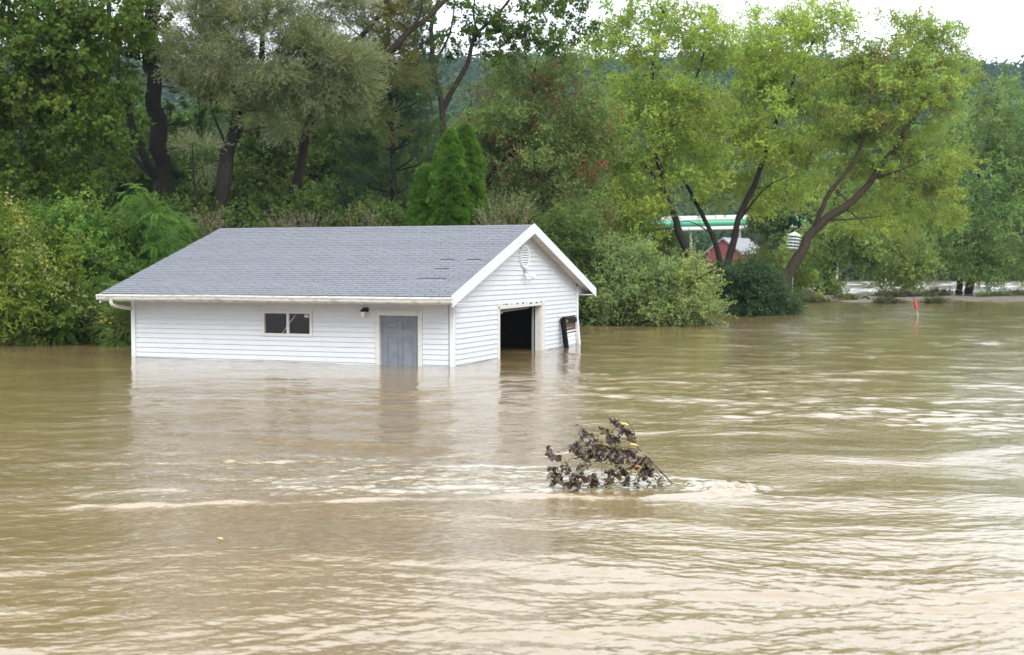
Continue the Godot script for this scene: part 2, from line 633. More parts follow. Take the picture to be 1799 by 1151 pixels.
func make_mud_bar() -> void:
	# a low bar of mud and rubbish that parts the still flood from the fast river
	var s := Shape.new()
	var nz := noise(0.35, 3, 91)
	var nx := 120
	var nzs := 24
	for j in nzs + 1:
		for k in nx + 1:
			var x := lerpf(14.0, 46.0, float(k) / nx)
			var z := lerpf(-72.0, -90.0, float(j) / nzs) + (x - 14.0) * 0.05
			var e := sin(PI * j / nzs) * smoothstep(0.0, 0.08, float(k) / nx) * (1.0 - smoothstep(0.92, 1.0, float(k) / nx))
			s.vert(Vector3(x, -0.17 + 0.22 * e + 0.20 * nz.get_noise_2d(x * 0.6, z * 1.4), z), Vector3.UP)
	for j in nzs:
		for k in nx:
			var a := j * (nx + 1) + k
			s.i.append_array(PackedInt32Array([a, a + nx + 1, a + 1, a + 1, a + nx + 1, a + nx + 2]))
	for j in range(1, nzs):
		for k in range(1, nx):
			var a := j * (nx + 1) + k
			s.n[a] = (s.v[a - nx - 1] - s.v[a + nx + 1]).cross(s.v[a + 1] - s.v[a - 1]).normalized()
	setting(s, "mud_bar", M["mud"])


# ---------------------------------------------------------------- the garage
# Its own axes: x along the long wall (0 at the near corner, -7.6 at the far left one), z across (0 at the long wall, -7.85 at the back), y = 0 at the water.
const GL := 7.603
const GW := 7.85
const EAVE := 1.418
const RIDGE := 2.922
const OE := 0.674
const OR := 0.308
const LAP := 0.104


func roof_y(z: float) -> float:
	return EAVE + (RIDGE - EAVE) / (GW * 0.5 + OE) * (OE - z if z > -GW * 0.5 else z + GW + OE)


func board(along: Transform3D, s0: float, s1: float, t0: float, t1: float, y: float, top: float) -> Shape:  # one lap of siding from s0..s1 at its foot to t0..t1 at its head, in a frame whose x runs along the wall and z points out
	var s := Shape.new()
	var w := rng.randf_range(-0.0012, 0.0012)
	var out := 0.032 + w
	var p := [Vector3(s0, y, 0.002), Vector3(s1, y, 0.002), Vector3(t1, top, 0.002), Vector3(t0, top, 0.002), Vector3(s0, y + w * 0.6, out), Vector3(s1, y - w * 0.6, out), Vector3(t1, top, 0.012), Vector3(t0, top, 0.012)]
	s.hexa(p.map(func(e): return along * e))
	return s


func wall_boards(parent: Node3D, along: Transform3D, foot: float, cuts: Callable) -> void:
	var k := 0
	while true:
		var y := foot + k * LAP
		var top := y + LAP + 0.004
		var spans: Array = cuts.call(y, top)
		if spans.is_empty():
			return
		for e in spans:
			# vinyl comes in lengths: break long runs where two lengths overlap
			var brk: float = -99.0
			if e[1] - e[0] > 4.0:
				brk = e[0] + (e[1] - e[0]) * rng.randf_range(0.3, 0.7)
			if brk > -90.0:
				part(board(along, e[0], brk - 0.002, e[2], brk - 0.002, y, top), "siding_board", M["vinyl"], parent)
				part(board(along, brk, e[1], brk, e[3], y, top), "siding_board", M["vinyl"], parent)
			else:
				part(board(along, e[0], e[1], e[2], e[3], y, top), "siding_board", M["vinyl"], parent)
		k += 1


func clip_spans(y: float, top: float, lo: float, hi: float, lo2: float, hi2: float, holes: Array) -> Array:
	var spans := [[lo, hi, lo2, hi2]]
	for h in holes:
		if top <= h[2] + 0.03 or y >= h[3] - 0.03:
			continue
		var cut := []
		for e in spans:
			if h[1] <= e[0] or h[0] >= e[1]:
				cut.append(e)
				continue
			if h[0] > e[0]:
				cut.append([e[0], h[0], e[2], h[0]])
			if h[1] < e[1]:
				cut.append([h[1], e[1], h[1], e[3]])
		spans = cut
	return spans


func frame_of(s: Shape, x0: float, x1: float, y0: float, y1: float, w: float, z0: float, z1: float, sill := true) -> void:  # a rectangular frame, w wide, inside the outline
	var zc := (z0 + z1) * 0.5
	var dz := z1 - z0
	s.box(Vector3(x0 + w * 0.5, (y0 + y1) * 0.5, zc), Vector3(w, y1 - y0, dz), Basis(), 0.006)
	s.box(Vector3(x1 - w * 0.5, (y0 + y1) * 0.5, zc), Vector3(w, y1 - y0, dz), Basis(), 0.006)
	s.box(Vector3((x0 + x1) * 0.5, y1 - w * 0.5, zc), Vector3(x1 - x0 - 2 * w, w, dz - 0.004), Basis(), 0.006)
	if sill:
		s.box(Vector3((x0 + x1) * 0.5, y0 + w * 0.5, zc), Vector3(x1 - x0 - 2 * w, w, dz - 0.004), Basis(), 0.006)


func make_garage() -> void:
	rng.seed = 21
	var g := thing("garage", "white sided garage with grey shingle roof standing in the brown flood", "garage", Vector3(-1.168, 0, -26.239), "", -0.364)
	var half := GW * 0.5
	# ---- long wall (z = 0, faces +z)
	var win := [-4.352, -3.151, 0.526, 1.065]
	var dr := [-1.706, -0.659, -1.0, 1.085]
	var s := Shape.new()
	var holes := [[win[0] + 0.03, win[1] - 0.03, win[2] + 0.03, win[3] - 0.03], [dr[0] + 0.03, dr[1] - 0.03, -1.2, dr[3] - 0.03]]
	var xs := [-GL, holes[0][0], holes[0][1], holes[1][0], holes[1][1], -0.001]
	for k in 5:
		var lo := -1.3
		if k == 1:
			s.box(Vector3((xs[1] + xs[2]) * 0.5, (-1.3 + holes[0][2]) * 0.5, -0.06), Vector3(xs[2] - xs[1], holes[0][2] + 1.3, 0.12))
			lo = holes[0][3]
		elif k == 3:
			lo = holes[1][3]
		s.box(Vector3((xs[k] + xs[k + 1]) * 0.5, (lo + 1.46) * 0.5, -0.06), Vector3(xs[k + 1] - xs[k], 1.46 - lo, 0.12))
	var wall := part(s, "wall", M["sheathing"], g)
	wall.set_meta("label", "long side wall with window and grey door")
	wall_boards(wall, Transform3D(), -0.29, func(y, top): return clip_spans(y, top, -GL + 0.07, -0.085, -GL + 0.07, -0.085, [[win[0] - 0.004, win[1] + 0.004, win[2], win[3]], [dr[0] - 0.004, dr[1] + 0.004, -2.0, dr[3]]]) if y < 1.24 else [])
	# ---- gable wall (x = 0, faces +x); its frame: x = -z of the garage
	var gf := Transform3D(Basis(Vector3(0, 0, -1), Vector3(0, 1, 0), Vector3(1, 0, 0)), Vector3.ZERO)
	var gd := [2.47, 5.20, 1.10]
	s = Shape.new()
	var eav := roof_y(0.0) - 0.09
	var face := func(pts: Array):
		for e in [[0.0, 1], [-0.12, -1]]:
			var q := pts.map(func(p): return gf * Vector3(p[0], p[1], e[0]))
			if e[1] > 0:
				s.quad(q[0], q[1], q[2], q[3])
			else:
				s.quad(q[3], q[2], q[1], q[0])
	face.call([[0.12, -1.3], [gd[0], -1.3], [gd[0], eav + 0.327 * gd[0]], [0.12, eav + 0.327 * 0.12]])
	face.call([[gd[0], gd[2]], [half, gd[2]], [half, eav + 0.327 * half], [gd[0], eav + 0.327 * gd[0]]])
	face.call([[half, gd[2]], [gd[1], gd[2]], [gd[1], eav + 0.327 * (GW - gd[1])], [half, eav + 0.327 * half]])
	face.call([[gd[1], -1.3], [GW, -1.3], [GW, eav], [gd[1], eav + 0.327 * (GW - gd[1])]])
	wall = part(s, "wall", M["sheathing"], g)
	wall.set_meta("label", "gable wall with the open vehicle door")
	wall_boards(wall, gf, -0.29, func(y, top):
		var a := maxf(0.085, (y - eav) / 0.327)
		var a2 := maxf(0.085, (top - eav) / 0.327)
		var b := GW - maxf(0.085, (y - eav) / 0.327)
		var b2 := GW - maxf(0.085, (top - eav) / 0.327)
		if a2 >= half - 0.05:
			return []
		# the lowest laps at the right are torn loose (built below)
		if y < 0.66:
			b = 6.66
			b2 = 6.66
		return clip_spans(y, top, a, b, a2, b2, [[gd[0] - 0.13, gd[1] + 0.20, -2.0, gd[2] + 0.07]]))
	# the loose flap of siding under the dark gap, pushed in at its head and out at its foot
	var flap := Transform3D(gf.basis * Basis(Vector3(1, 0, 0), deg_to_rad(-5.0)) * Basis(Vector3(0, 0, 1), deg_to_rad(2.0)), gf * Vector3(6.72, -0.30, 0.035))
	for k in 9:
		var y := k * LAP
		part(board(flap, 0.0, 1.02 + 0.012 * k, 0.0, 1.02 + 0.012 * k, y, y + LAP + 0.004), "siding_board", M["vinyl"], wall)
	# ---- back and far gable walls, plain
	s = Shape.new()
	s.box(Vector3(-GL * 0.5, 0.08, -GW + 0.06), Vector3(GL, 2.76, 0.12))
	s.box(Vector3(-GL + 0.06, 0.08, -half), Vector3(0.12, 2.76, GW - 0.26))
	for e in [-GL, -GL + 0.12]:
		var t := [Vector3(e, eav, 0), Vector3(e, eav, -GW), Vector3(e, eav + 0.327 * half, -half)]
		if e == -GL:
			s.tri(t[1], t[0], t[2])
		else:
			s.tri(t[0], t[1], t[2])
	part(s, "wall", M["sheathing"], g)
	s = Shape.new()
	for k in 16:
		var y := -0.29 + k * LAP
		s.hexa([Vector3(-GL, y, -GW - 0.002), Vector3(0, y, -GW - 0.002), Vector3(0, y + LAP, -GW - 0.002), Vector3(-GL, y + LAP, -GW - 0.002), Vector3(-GL, y, -GW - 0.026), Vector3(0, y, -GW - 0.026), Vector3(0, y + LAP, -GW - 0.012), Vector3(-GL, y + LAP, -GW - 0.012)])
	var k2 := 0
	while -0.29 + k2 * LAP < eav + 0.327 * half - 0.12:
		var y := -0.29 + k2 * LAP
		var a := maxf(0.0, (y + LAP - eav) / 0.327)
		s.hexa([Vector3(-GL - 0.002, y, -GW + a), Vector3(-GL - 0.002, y, -a), Vector3(-GL - 0.002, y + LAP, -a), Vector3(-GL - 0.002, y + LAP, -GW + a), Vector3(-GL - 0.026, y, -GW + a), Vector3(-GL - 0.026, y, -a), Vector3(-GL - 0.012, y + LAP, -a), Vector3(-GL - 0.012, y + LAP, -GW + a)])
		k2 += 1
	part(s, "siding", M["vinyl"], g).set_meta("kind", "stuff")
	# ---- corner posts
	for c in [[Vector3(-0.012, 0.10, 0.012), 0.0], [Vector3(-GL + 0.02, 0.10, 0.012), 0.0]]:
		s = Shape.new()
		s.box(c[0] + Vector3(0.005, 0, 0), Vector3(0.10, 2.3 if c[0].x > -1 else 2.26, 0.10), Basis(), 0.008)
		part(s, "corner_post", M["vinyl_trim"], g)
	s = Shape.new()
	s.box(Vector3(0.01, 1.05, -GW + 0.03), Vector3(0.10, 0.84, 0.10), Basis(), 0.008)
	part(s, "corner_post", M["vinyl_trim"], g)
	s = Shape.new()
	s.box(Vector3(0.045, 0.13, -GW - 0.03), Vector3(0.09, 1.0, 0.10), Basis(Vector3(1, 0, 0), deg_to_rad(6.5)) * Basis(Vector3(0, 0, 1), deg_to_rad(3.0)), 0.008)
	part(s, "corner_post", M["vinyl_trim"], g).set_meta("label", "bent foot of the far corner post")
	# the dark strip where the siding tore away
	s = Shape.new()
	s.box(Vector3(0.028, 0.645, -7.27), Vector3(0.035, 0.11, 1.14), Basis(Vector3(1, 0, 0), deg_to_rad(-0.6)), 0.004)
	part(s, "bare_board", M["rotten_wood"], g)
	s = Shape.new()
	s.hexa([Vector3(0.052, 0.60, -6.98), Vector3(0.052, 0.60, -6.86), Vector3(0.052, 0.68, -6.84), Vector3(0.052, 0.65, -6.98), Vector3(0.07, 0.585, -6.99), Vector3(0.075, 0.6, -6.86), Vector3(0.07, 0.69, -6.83), Vector3(0.068, 0.65, -6.99)])
	part(s, "splinter", M["twig_pale"], g)
	# ---- window
	s = Shape.new()
	frame_of(s, win[0], win[1], win[2], win[3], 0.062, -0.03, 0.045)
	var wn := part(s, "window", M["old_trim"], g)
	s = Shape.new()
	s.box(Vector3(-3.732, (win[2] + win[3]) * 0.5, 0.012), Vector3(0.06, win[3] - win[2] - 0.125, 0.05), Basis(), 0.006)
	part(s, "mullion", M["old_trim"], wn)
	for e in [[win[0] + 0.062, -3.762], [-3.702, win[1] - 0.062]]:
		s = Shape.new()
		s.box(Vector3((e[0] + e[1]) * 0.5, (win[2] + win[3]) * 0.5, 0.0), Vector3(e[1] - e[0] - 0.004, win[3] - win[2] - 0.13, 0.005))
		part(s, "pane", M["pane"], wn)
	s = Shape.new()
	s.box(Vector3(-3.30, 0.955, 0.0045), Vector3(0.10, 0.062, 0.002))
	part(s, "sticker", M["sticker"], wn)
	s = Shape.new()
	for e in [[-3.335, 0.972, 0.02, 0.008], [-3.305, 0.958, 0.05, 0.006], [-3.272, 0.966, 0.016, 0.02], [-3.31, 0.940, 0.07, 0.005]]:
		s.box(Vector3(e[0], e[1], 0.0062), Vector3(e[2], e[3], 0.0012))
	part(s, "print", M["ink"], wn)
	# ---- walk-in door
	s = Shape.new()
	frame_of(s, dr[0], dr[1], -1.0, dr[3], 0.095, -0.10, 0.042, false)
	var df := part(s, "door_frame", M["old_trim"], g)
	s = Shape.new()
	s.box(Vector3((dr[0] + dr[1]) * 0.5, dr[3] + 0.012, 0.03), Vector3(dr[1] - dr[0] + 0.03, 0.024, 0.05), Basis(), 0.004)
	part(s, "drip_cap", M["old_trim"], df)
	var door := door_leaf(g, dr[0] + 0.097, dr[1] - 0.097, dr[3] - 0.097)
	s = Shape.new()
	s.box(Vector3(dr[1] - 0.112, 0.4, -0.052), Vector3(0.012, 1.1, 0.012))
	part(s, "weather_strip", M["dark_slot"], door)
	# ---- wall lamp
	s = Shape.new()
	s.lathe([[0.0, 0.0], [0.05, 0.0], [0.05, 0.02], [0.035, 0.03], [0.0, 0.03]], 18, Vector3(-1.89, 1.105, 0.02), Basis(Vector3(1, 0, 0), PI / 2))
	s.tube([Vector3(-1.89, 1.11, 0.045), Vector3(-1.90, 1.128, 0.09), Vector3(-1.915, 1.12, 0.13), Vector3(-1.92, 1.09, 0.145)], [0.026, 0.028, 0.03, 0.034], 12)
	s.lathe([[0.05, 0.0], [0.056, 0.018], [0.048, 0.05], [0.0, 0.062]], 18, Vector3(-1.92, 1.065, 0.145))
	var lamp := part(s, "wall_lamp", M["black_metal"], g)
	s = Shape.new()
	s.lathe([[0.0, -0.112], [0.025, -0.108], [0.042, -0.085], [0.046, -0.05], [0.043, 0.0], [0.0, 0.0]], 18, Vector3(-1.92, 1.066, 0.145))
	part(s, "glass_jar", M["bulb_glass"], lamp)
	# ---- vehicle door opening
	s = Shape.new()
	s.box(gf * Vector3(gd[0] - 0.065, 0.05, 0.015), Vector3(0.05, 2.14, 0.124), Basis(), 0.006)
	s.box(gf * Vector3(gd[0] + 0.012, 0.05, -0.07), Vector3(0.15, 2.1, 0.024), Basis(), 0.004)
	var vf := part(s, "door_frame", M["old_trim"], g)
	s = Shape.new()
	s.box(gf * Vector3(gd[1] + 0.10, 0.05, 0.012), Vector3(0.05, 2.14, 0.195), Basis(), 0.006)
	part(s, "jamb", M["old_trim"], vf)
	s = Shape.new()
	s.box(gf * Vector3(gd[1] - 0.012, 0.05, -0.07), Vector3(0.15, 2.1, 0.024), Basis(), 0.004)
	part(s, "jamb", M["old_trim"], vf)
	s = Shape.new()
	s.box(gf * Vector3((gd[0] + gd[1]) * 0.5 + 0.03, gd[2] + 0.015, -0.02), Vector3(0.12, 0.105, gd[1] - gd[0] + 0.33), Basis(Vector3(1, 0, 0), deg_to_rad(0.3)), 0.008)
	part(s, "header", M["old_trim"], vf)
	for k in 9:
		s = Shape.new()
		var zz := 2.62 + k * 0.31 + rng.randf_range(-0.1, 0.1)
		s.box(gf * Vector3(zz, gd[2] + 0.05 + rng.randf_range(-0.012, 0.012), 0.038), Vector3(0.012, rng.randf_range(0.012, 0.035), rng.randf_range(0.03, 0.16)), Basis(Vector3(1, 0, 0), rng.randf_range(-0.15, 0.15)), 0.003)
		part(s, "peeling_paint", M["rotten_wood"], vf)
	s = Shape.new()
	s.box(gf * Vector3(3.8, gd[2] - 0.075, -0.30), Vector3(0.05, 0.12, 2.6), Basis(Vector3(1, 0, 0), deg_to_rad(1.1)) * Basis(Vector3(0, 0, 1), deg_to_rad(14)), 0.006)
	var od := part(s, "overhead_door", M["grey_metal"], g)
	s = Shape.new()
	s.box(gf * Vector3(3.35, gd[2] - 0.15, -0.28), Vector3(0.03, 0.035, 0.07), Basis(), 0.005)
	part(s, "handle", M["bulb_white"], od)
	s = Shape.new()
	s.box(gf * Vector3(gd[1] - 0.02, 0.2, -0.20), Vector3(0.05, 1.7, 0.03), Basis(), 0.004)
	part(s, "door_track", M["grey_metal"], g)
	# ---- round-ended gable vent with louvres
	var ring := PackedVector2Array()
	var inner := PackedVector2Array()
	for k in 36:
		var a := TAU * k / 36
		ring.append(Vector2(cos(a) * 0.30, sin(a) * 0.275))
		inner.append(Vector2(cos(a) * 0.225, sin(a) * 0.205))
	var vat := gf * Transform3D(Basis(), Vector3(3.96, 2.205, 0.02))
	s = Shape.new()
	for k in 36:
		var q := (k + 1) % 36
		var lo := func(p: Vector2, h: float): return vat * Vector3(p.x, p.y, h)
		s.quad(lo.call(ring[k], 0.0), lo.call(ring[q], 0.0), lo.call(ring[q] * 0.97, 0.05), lo.call(ring[k] * 0.97, 0.05))
		s.quad(lo.call(ring[k] * 0.97, 0.05), lo.call(ring[q] * 0.97, 0.05), lo.call(inner[q], 0.045), lo.call(inner[k], 0.045))
		s.quad(lo.call(inner[k], 0.045), lo.call(inner[q], 0.045), lo.call(inner[q], 0.008), lo.call(inner[k], 0.008))
	var vent := part(s, "gable_vent", M["vinyl_trim"], g)
	s = Shape.new()
	for k in 36:
		s.tri(vat * Vector3(0, 0, 0.009), vat * Vector3(inner[k].x, inner[k].y, 0.009), vat * Vector3(inner[(k + 1) % 36].x, inner[(k + 1) % 36].y, 0.009))
	part(s, "vent_back", M["dark_slot"], vent)
	for k in 7:
		var y := -0.165 + k * 0.055
		var w := 0.225 * sqrt(maxf(0.0, 1.0 - pow(y / 0.205, 2.0))) - 0.012
		s = Shape.new()
		s.box(vat * Vector3(0, y, 0.03), Vector3(0.008, 0.046, w * 2.0), Basis(Vector3(0, 0, 1), deg_to_rad(32)))
		part(s, "louvre", M["vinyl_trim"], vent)
	# ---- twin flood lamp under the vent
	s = Shape.new()
	s.box(gf * Vector3(4.0, 1.865, 0.045), Vector3(0.05, 0.10, 0.10), Basis(), 0.01)
	s.tube([gf * Vector3(4.0, 1.84, 0.06), gf * Vector3(3.98, 1.81, 0.12)], [0.018, 0.018], 8)
	var fl := part(s, "flood_lamp", M["grey_metal"], g)
	for e in [[3.92, Vector3(0.75, -0.45, 0.5)], [4.16, Vector3(0.8, -0.45, -0.35)]]:
		var ax: Vector3 = e[1].normalized()
		var b := Basis(ax.cross(Vector3.UP).normalized(), ax, Vector3.ZERO)
		b.z = b.x.cross(b.y)
		s = Shape.new()
		s.lathe([[0.0, -0.02], [0.03, -0.02], [0.034, 0.05], [0.06, 0.12], [0.058, 0.135], [0.0, 0.128]], 16, gf * Vector3(e[0], 1.80, 0.09), b)
		part(s, "bulb", M["bulb_white"], fl)
	# ---- roof
	roof(g)


func door_leaf(g: Node3D, x0: float, x1: float, top: float) -> Node3D:
	var s := Shape.new()
	var z := -0.055
	# stiles and rails stand proud of six sunk panels; the lower pair lies under water
	var w := x1 - x0
	s.box(Vector3((x0 + x1) * 0.5, (top - 1.0) * 0.5, z - 0.02), Vector3(w, top + 1.0, 0.03))
	var cols := [[x0, x0 + 0.14], [x0 + 0.385, x1 - 0.385], [x1 - 0.14, x1]]
	for e in cols:
		s.box(Vector3((e[0] + e[1]) * 0.5, (top - 1.0) * 0.5, z), Vector3(e[1] - e[0], top + 1.0, 0.016), Basis(), 0.004)
	for e in [[top - 0.115, top], [top - 0.43, top - 0.27], [-0.30, -0.14]]:
		for c in [[cols[0][1], cols[1][0]], [cols[1][1], cols[2][0]]]:
			s.box(Vector3((c[0] + c[1]) * 0.5, (e[0] + e[1]) * 0.5, z - 0.0005), Vector3(c[1] - c[0], e[1] - e[0], 0.015))
	var door := part(s, "door", M["door_grey"], g)
	for c in [[cols[0][1], cols[1][0]], [cols[1][1], cols[2][0]]]:
		for e in [[top - 0.27, top - 0.115], [-0.14, top - 0.43]]:
			var p := Shape.new()
			p.box(Vector3((c[0] + c[1]) * 0.5, (e[0] + e[1]) * 0.5, z - 0.002), Vector3(c[1] - c[0] - 0.05, e[1] - e[0] - 0.05, 0.014), Basis(), 0.005)
			part(p, "panel", M["door_grey"], door)
	return door


func roof(g: Node3D) -> void:
	var half := GW * 0.5
	var m := (RIDGE - EAVE) / (half + OE)
	var slope := atan(m)
	var x0 := -GL - OR - 0.035
	var x1 := OR - 0.001
	var s := Shape.new()
	var th := 0.075
	for side in [1.0, -1.0]:
		var ze := OE if side > 0 else -GW - OE
		var zr := -half
		var a := Vector3(x0 + 0.01, EAVE - 0.022, ze)
		var b := Vector3(x1 - 0.01, EAVE - 0.022, ze)
		var c := Vector3(x1 - 0.01, RIDGE - 0.022, zr)
		var d := Vector3(x0 + 0.01, RIDGE - 0.022, zr)
		var dn := Vector3(0, -th, 0)
		if side > 0:
			s.hexa([a + dn, b + dn, c + dn, d + dn, a, b, c, d])
		else:
			s.hexa([b + dn, a + dn, d + dn, c + dn, b, a, d, c])
	var rf := part(s, "roof", M["felt"], g)
	# shingle tabs, laid from the eave up
	var run := sqrt(pow(half + OE, 2) + pow(RIDGE - EAVE, 2))
	var rows := 39
	var ex := run / rows
	var tab := 0.305
	var rest := Shape.new()
	rest.tinted = true
	var gaps := [[-0.88, -0.50, 18], [-0.32, 0.02, 18], [-0.68, -0.36, 13], [-1.05, -0.38, 8]]
	var shapes := []
	for k in 3:
		var t := Shape.new()
		var w: float = tab - [0.014, 0.010, 0.016][k]
		var h := [0.011, 0.010, 0.013][k] as float
		var l := ex + 0.03
		var skew := [0.0, 0.003, -0.003][k] as float
		t.hexa([Vector3(-w / 2, -0.001, 0), Vector3(w / 2, -0.001, 0), Vector3(w / 2, -0.001, -l), Vector3(-w / 2, -0.001, -l), Vector3(-w / 2, h, skew), Vector3(w / 2, h, -skew), Vector3(w / 2, 0.002, -l), Vector3(-w / 2, 0.002, -l)])
		shapes.append(t)
	var tabs: Array = shapes.map(func(e): return e.mesh())
	var tilt := Basis(Vector3(1, 0, 0), slope)
	var single := 0
	for r in rows:
		var off := 0.5 * tab * (r % 2) + 0.02 * sin(r * 2.1)
		var along := r * ex
		var wave := 0.0025 * sin(r * 0.7)
		var k := -1
		while true:
			k += 1
			var lo := x0 + k * tab - off
			var hi := lo + tab
			if lo >= x1 - 0.02:
				break
			lo = maxf(lo, x0)
			hi = minf(hi, x1)
			if hi - lo < 0.03:
				continue
			var mid := (lo + hi) * 0.5
			var gone := false
			for e in gaps:
				if r == e[2] and mid > e[0] and mid < e[1]:
					gone = true
			if gone:
				continue
			var at := Transform3D(tilt, Vector3(mid, EAVE - 0.019 + sin(slope) * along + wave, OE + 0.02 - cos(slope) * along))
			var pick := rng.randi() % 3
			at.basis = at.basis * Basis(Vector3.UP, rng.randf_range(-0.006, 0.006))
			at.basis.x *= (hi - lo) / tab
			if r < 10 and single < 290 and hi - lo > 0.1:
				part(tabs[pick], "shingle", M["shingle_%d" % (rng.randi() % 4)], rf, at)
				single += 1
			else:
				rest.tint = Color.WHITE * rng.randf_range(0.94, 1.05)
				var src: Shape = shapes[pick]
				var first := rest.v.size()
				for q in src.v.size():
					rest.vert(at * src.v[q], (at.basis * src.n[q]).normalized())
				for q in src.i:
					rest.i.append(first + q)
	# back slope, out of sight: courses only
	for r in rows:
		var along := r * ex
		rest.tint = Color.WHITE * rng.randf_range(0.85, 1.05)
		var zz := -GW - OE - 0.02 + cos(slope) * along
		var yy := EAVE - 0.019 + sin(slope) * along
		var z2 := zz + cos(slope) * (ex + 0.02)
		var y2 := yy + sin(slope) * (ex + 0.02)
		rest.hexa([Vector3(x1, yy, zz), Vector3(x0, yy, zz), Vector3(x0, y2, z2), Vector3(x1, y2, z2), Vector3(x1, yy + 0.011, zz), Vector3(x0, yy + 0.011, zz), Vector3(x0, y2 + 0.002, z2), Vector3(x1, y2 + 0.002, z2)])
	var rs := part(rest, "shingles", M["shingle_mixed"], rf)
	rs.set_meta("kind", "stuff")
	# ridge caps
	var k := 0
	while x0 + k * 0.3 < x1 - 0.1:
		var a := x0 + k * 0.3
		var b := minf(a + 0.32, x1)
		s = Shape.new()
		for side in [1.0, -1.0]:
			var lift := 0.010
			var p := [Vector3(a, RIDGE - 0.02 - m * 0.14, -half + side * 0.14), Vector3(b, RIDGE - 0.02 - m * 0.14, -half + side * 0.14), Vector3(b, RIDGE - 0.02, -half), Vector3(a, RIDGE - 0.02, -half)]
			var q := [p[0] + Vector3(0, lift + 0.004, 0), p[1] + Vector3(0, lift - 0.003, 0), p[2] + Vector3(0, lift - 0.003, 0), p[3] + Vector3(0, lift + 0.004, 0)]
			if side > 0:
				s.hexa(p + q)
			else:
				s.hexa([p[1], p[0], p[3], p[2], q[1], q[0], q[3], q[2]])
		part(s, "ridge_cap", M["shingle_%d" % (k % 4)], rf)
		k += 1
	# barge boards along the gable edges, with the metal drip edge above them
	for xe in [OR, -GL - OR]:
		for side in [1.0, -1.0]:
			var ze := OE + 0.05 if side > 0 else -GW - OE - 0.05
			var lo := Vector3(0, EAVE - m * 0.05 - 0.012, ze)
			var hi := Vector3(0, RIDGE - 0.012, -half)
			var out: float = 0.022 if xe == x1 else -0.022
			s = Shape.new()
			var tall := 0.19
			var up: float = 0.028 if xe > 0 else 0.0
			var p := [Vector3(xe, lo.y - tall, lo.z), Vector3(xe, hi.y - tall, hi.z), Vector3(xe, hi.y + up, hi.z), Vector3(xe, lo.y + up, lo.z)]
			var q := p.map(func(e): return e + Vector3(out, 0, 0))
			if (out > 0) == (side > 0):
				s.hexa(p + q)
			else:
				s.hexa([p[1], p[0], p[3], p[2], q[1], q[0], q[3], q[2]])
			part(s, "barge_board", M["vinyl_trim"], rf)
			s = Shape.new()
			var p2 := [Vector3(xe + out, lo.y - 0.028, lo.z), Vector3(xe + out, hi.y - 0.028, hi.z), Vector3(xe + out, hi.y - 0.002 + up, hi.z), Vector3(xe + out, lo.y - 0.002 + up, lo.z)]
			var q2 := p2.map(func(e): return e + Vector3(out * 0.3, 0, 0))
			if (out > 0) == (side > 0):
				s.hexa(p2 + q2)
			else:
				s.hexa([p2[1], p2[0], p2[3], p2[2], q2[1], q2[0], q2[3], q2[2]])
			part(s, "drip_edge", M["vinyl_trim"], rf)
	# ribbed soffit panels under the gable overhang, and boxed eaves
	for side in [1.0, -1.0]:
		for k3 in 17:
			var f0 := k3 / 17.0
			var f1 := (k3 + 0.93) / 17.0
			var ze: float = OE if side > 0 else -GW - OE
			var z0 := lerpf(ze, -half, f0)
			var z1 := lerpf(ze, -half, f1)
			var y0 := lerpf(EAVE, RIDGE, f0) - 0.125
			var y1 := lerpf(EAVE, RIDGE, f1) - 0.125
			s = Shape.new()
			var p := [Vector3(0.03, y0, z0), Vector3(OR - 0.002, y0, z0), Vector3(OR - 0.002, y1, z1), Vector3(0.03, y1, z1)]
			var q := p.map(func(e): return e + Vector3(0, 0.02, 0))
			if side > 0:
				s.hexa(p + q)
			else:
				s.hexa([p[1], p[0], p[3], p[2], q[1], q[0], q[3], q[2]])
			part(s, "soffit_panel", M["soffit"], rf)
	for side in [1.0, -1.0]:
		for xe in [0.028, -GL - 0.028]:
			var zi: float = 0.0 if side > 0 else -GW
			var zo: float = OE - 0.01 if side > 0 else -GW - OE + 0.01
			var t: float = 0.012 * signf(xe)
			var p := [Vector3(xe, 1.25, zi), Vector3(xe, 1.25, zo), Vector3(xe, EAVE - 0.12, zo), Vector3(xe, roof_y(zi) - 0.10, zi)]
			var q := p.map(func(e): return e + Vector3(t, 0, 0))
			s = Shape.new()
			s.hexa(p + q)
			part(s, "eave_return", M["vinyl_trim"], rf)
	for side in [1.0, -1.0]:
		s = Shape.new()
		var zc: float = OE * 0.5 if side > 0 else -GW - OE * 0.5
		s.box(Vector3((x0 + x1) * 0.5, 1.262, zc), Vector3(x1 - x0 - 0.03, 0.02, OE - 0.03))
		part(s, "soffit_panel", M["soffit"], rf)
		s = Shape.new()
		s.box(Vector3((x0 + x1) * 0.5, 1.315, (OE if side > 0 else -GW - OE)), Vector3(x1 - x0 - 0.02, 0.15, 0.025), Basis(), 0.004)
		part(s, "fascia", M["gutter"], rf)
	# gutter with a rolled lip, and the elbow of the downpipe
	var pr := PackedVector2Array([Vector2(0, 0), Vector2(0.07, 0), Vector2(0.088, 0.022), Vector2(0.10, 0.06), Vector2(0.118, 0.085), Vector2(0.118, 0.112), Vector2(0.106, 0.116), Vector2(0.104, 0.105), Vector2(0.108, 0.090), Vector2(0.092, 0.066), Vector2(0.08, 0.03), Vector2(0.064, 0.01), Vector2(0.008, 0.01), Vector2(0.008, 0.1), Vector2(0, 0.1)])
	s = Shape.new()
	var gb := Basis(Vector3(0, 0, 1), Vector3(0, 1, 0), Vector3(-1, 0, 0))
	var gz := OE + 0.014
	var n := 14
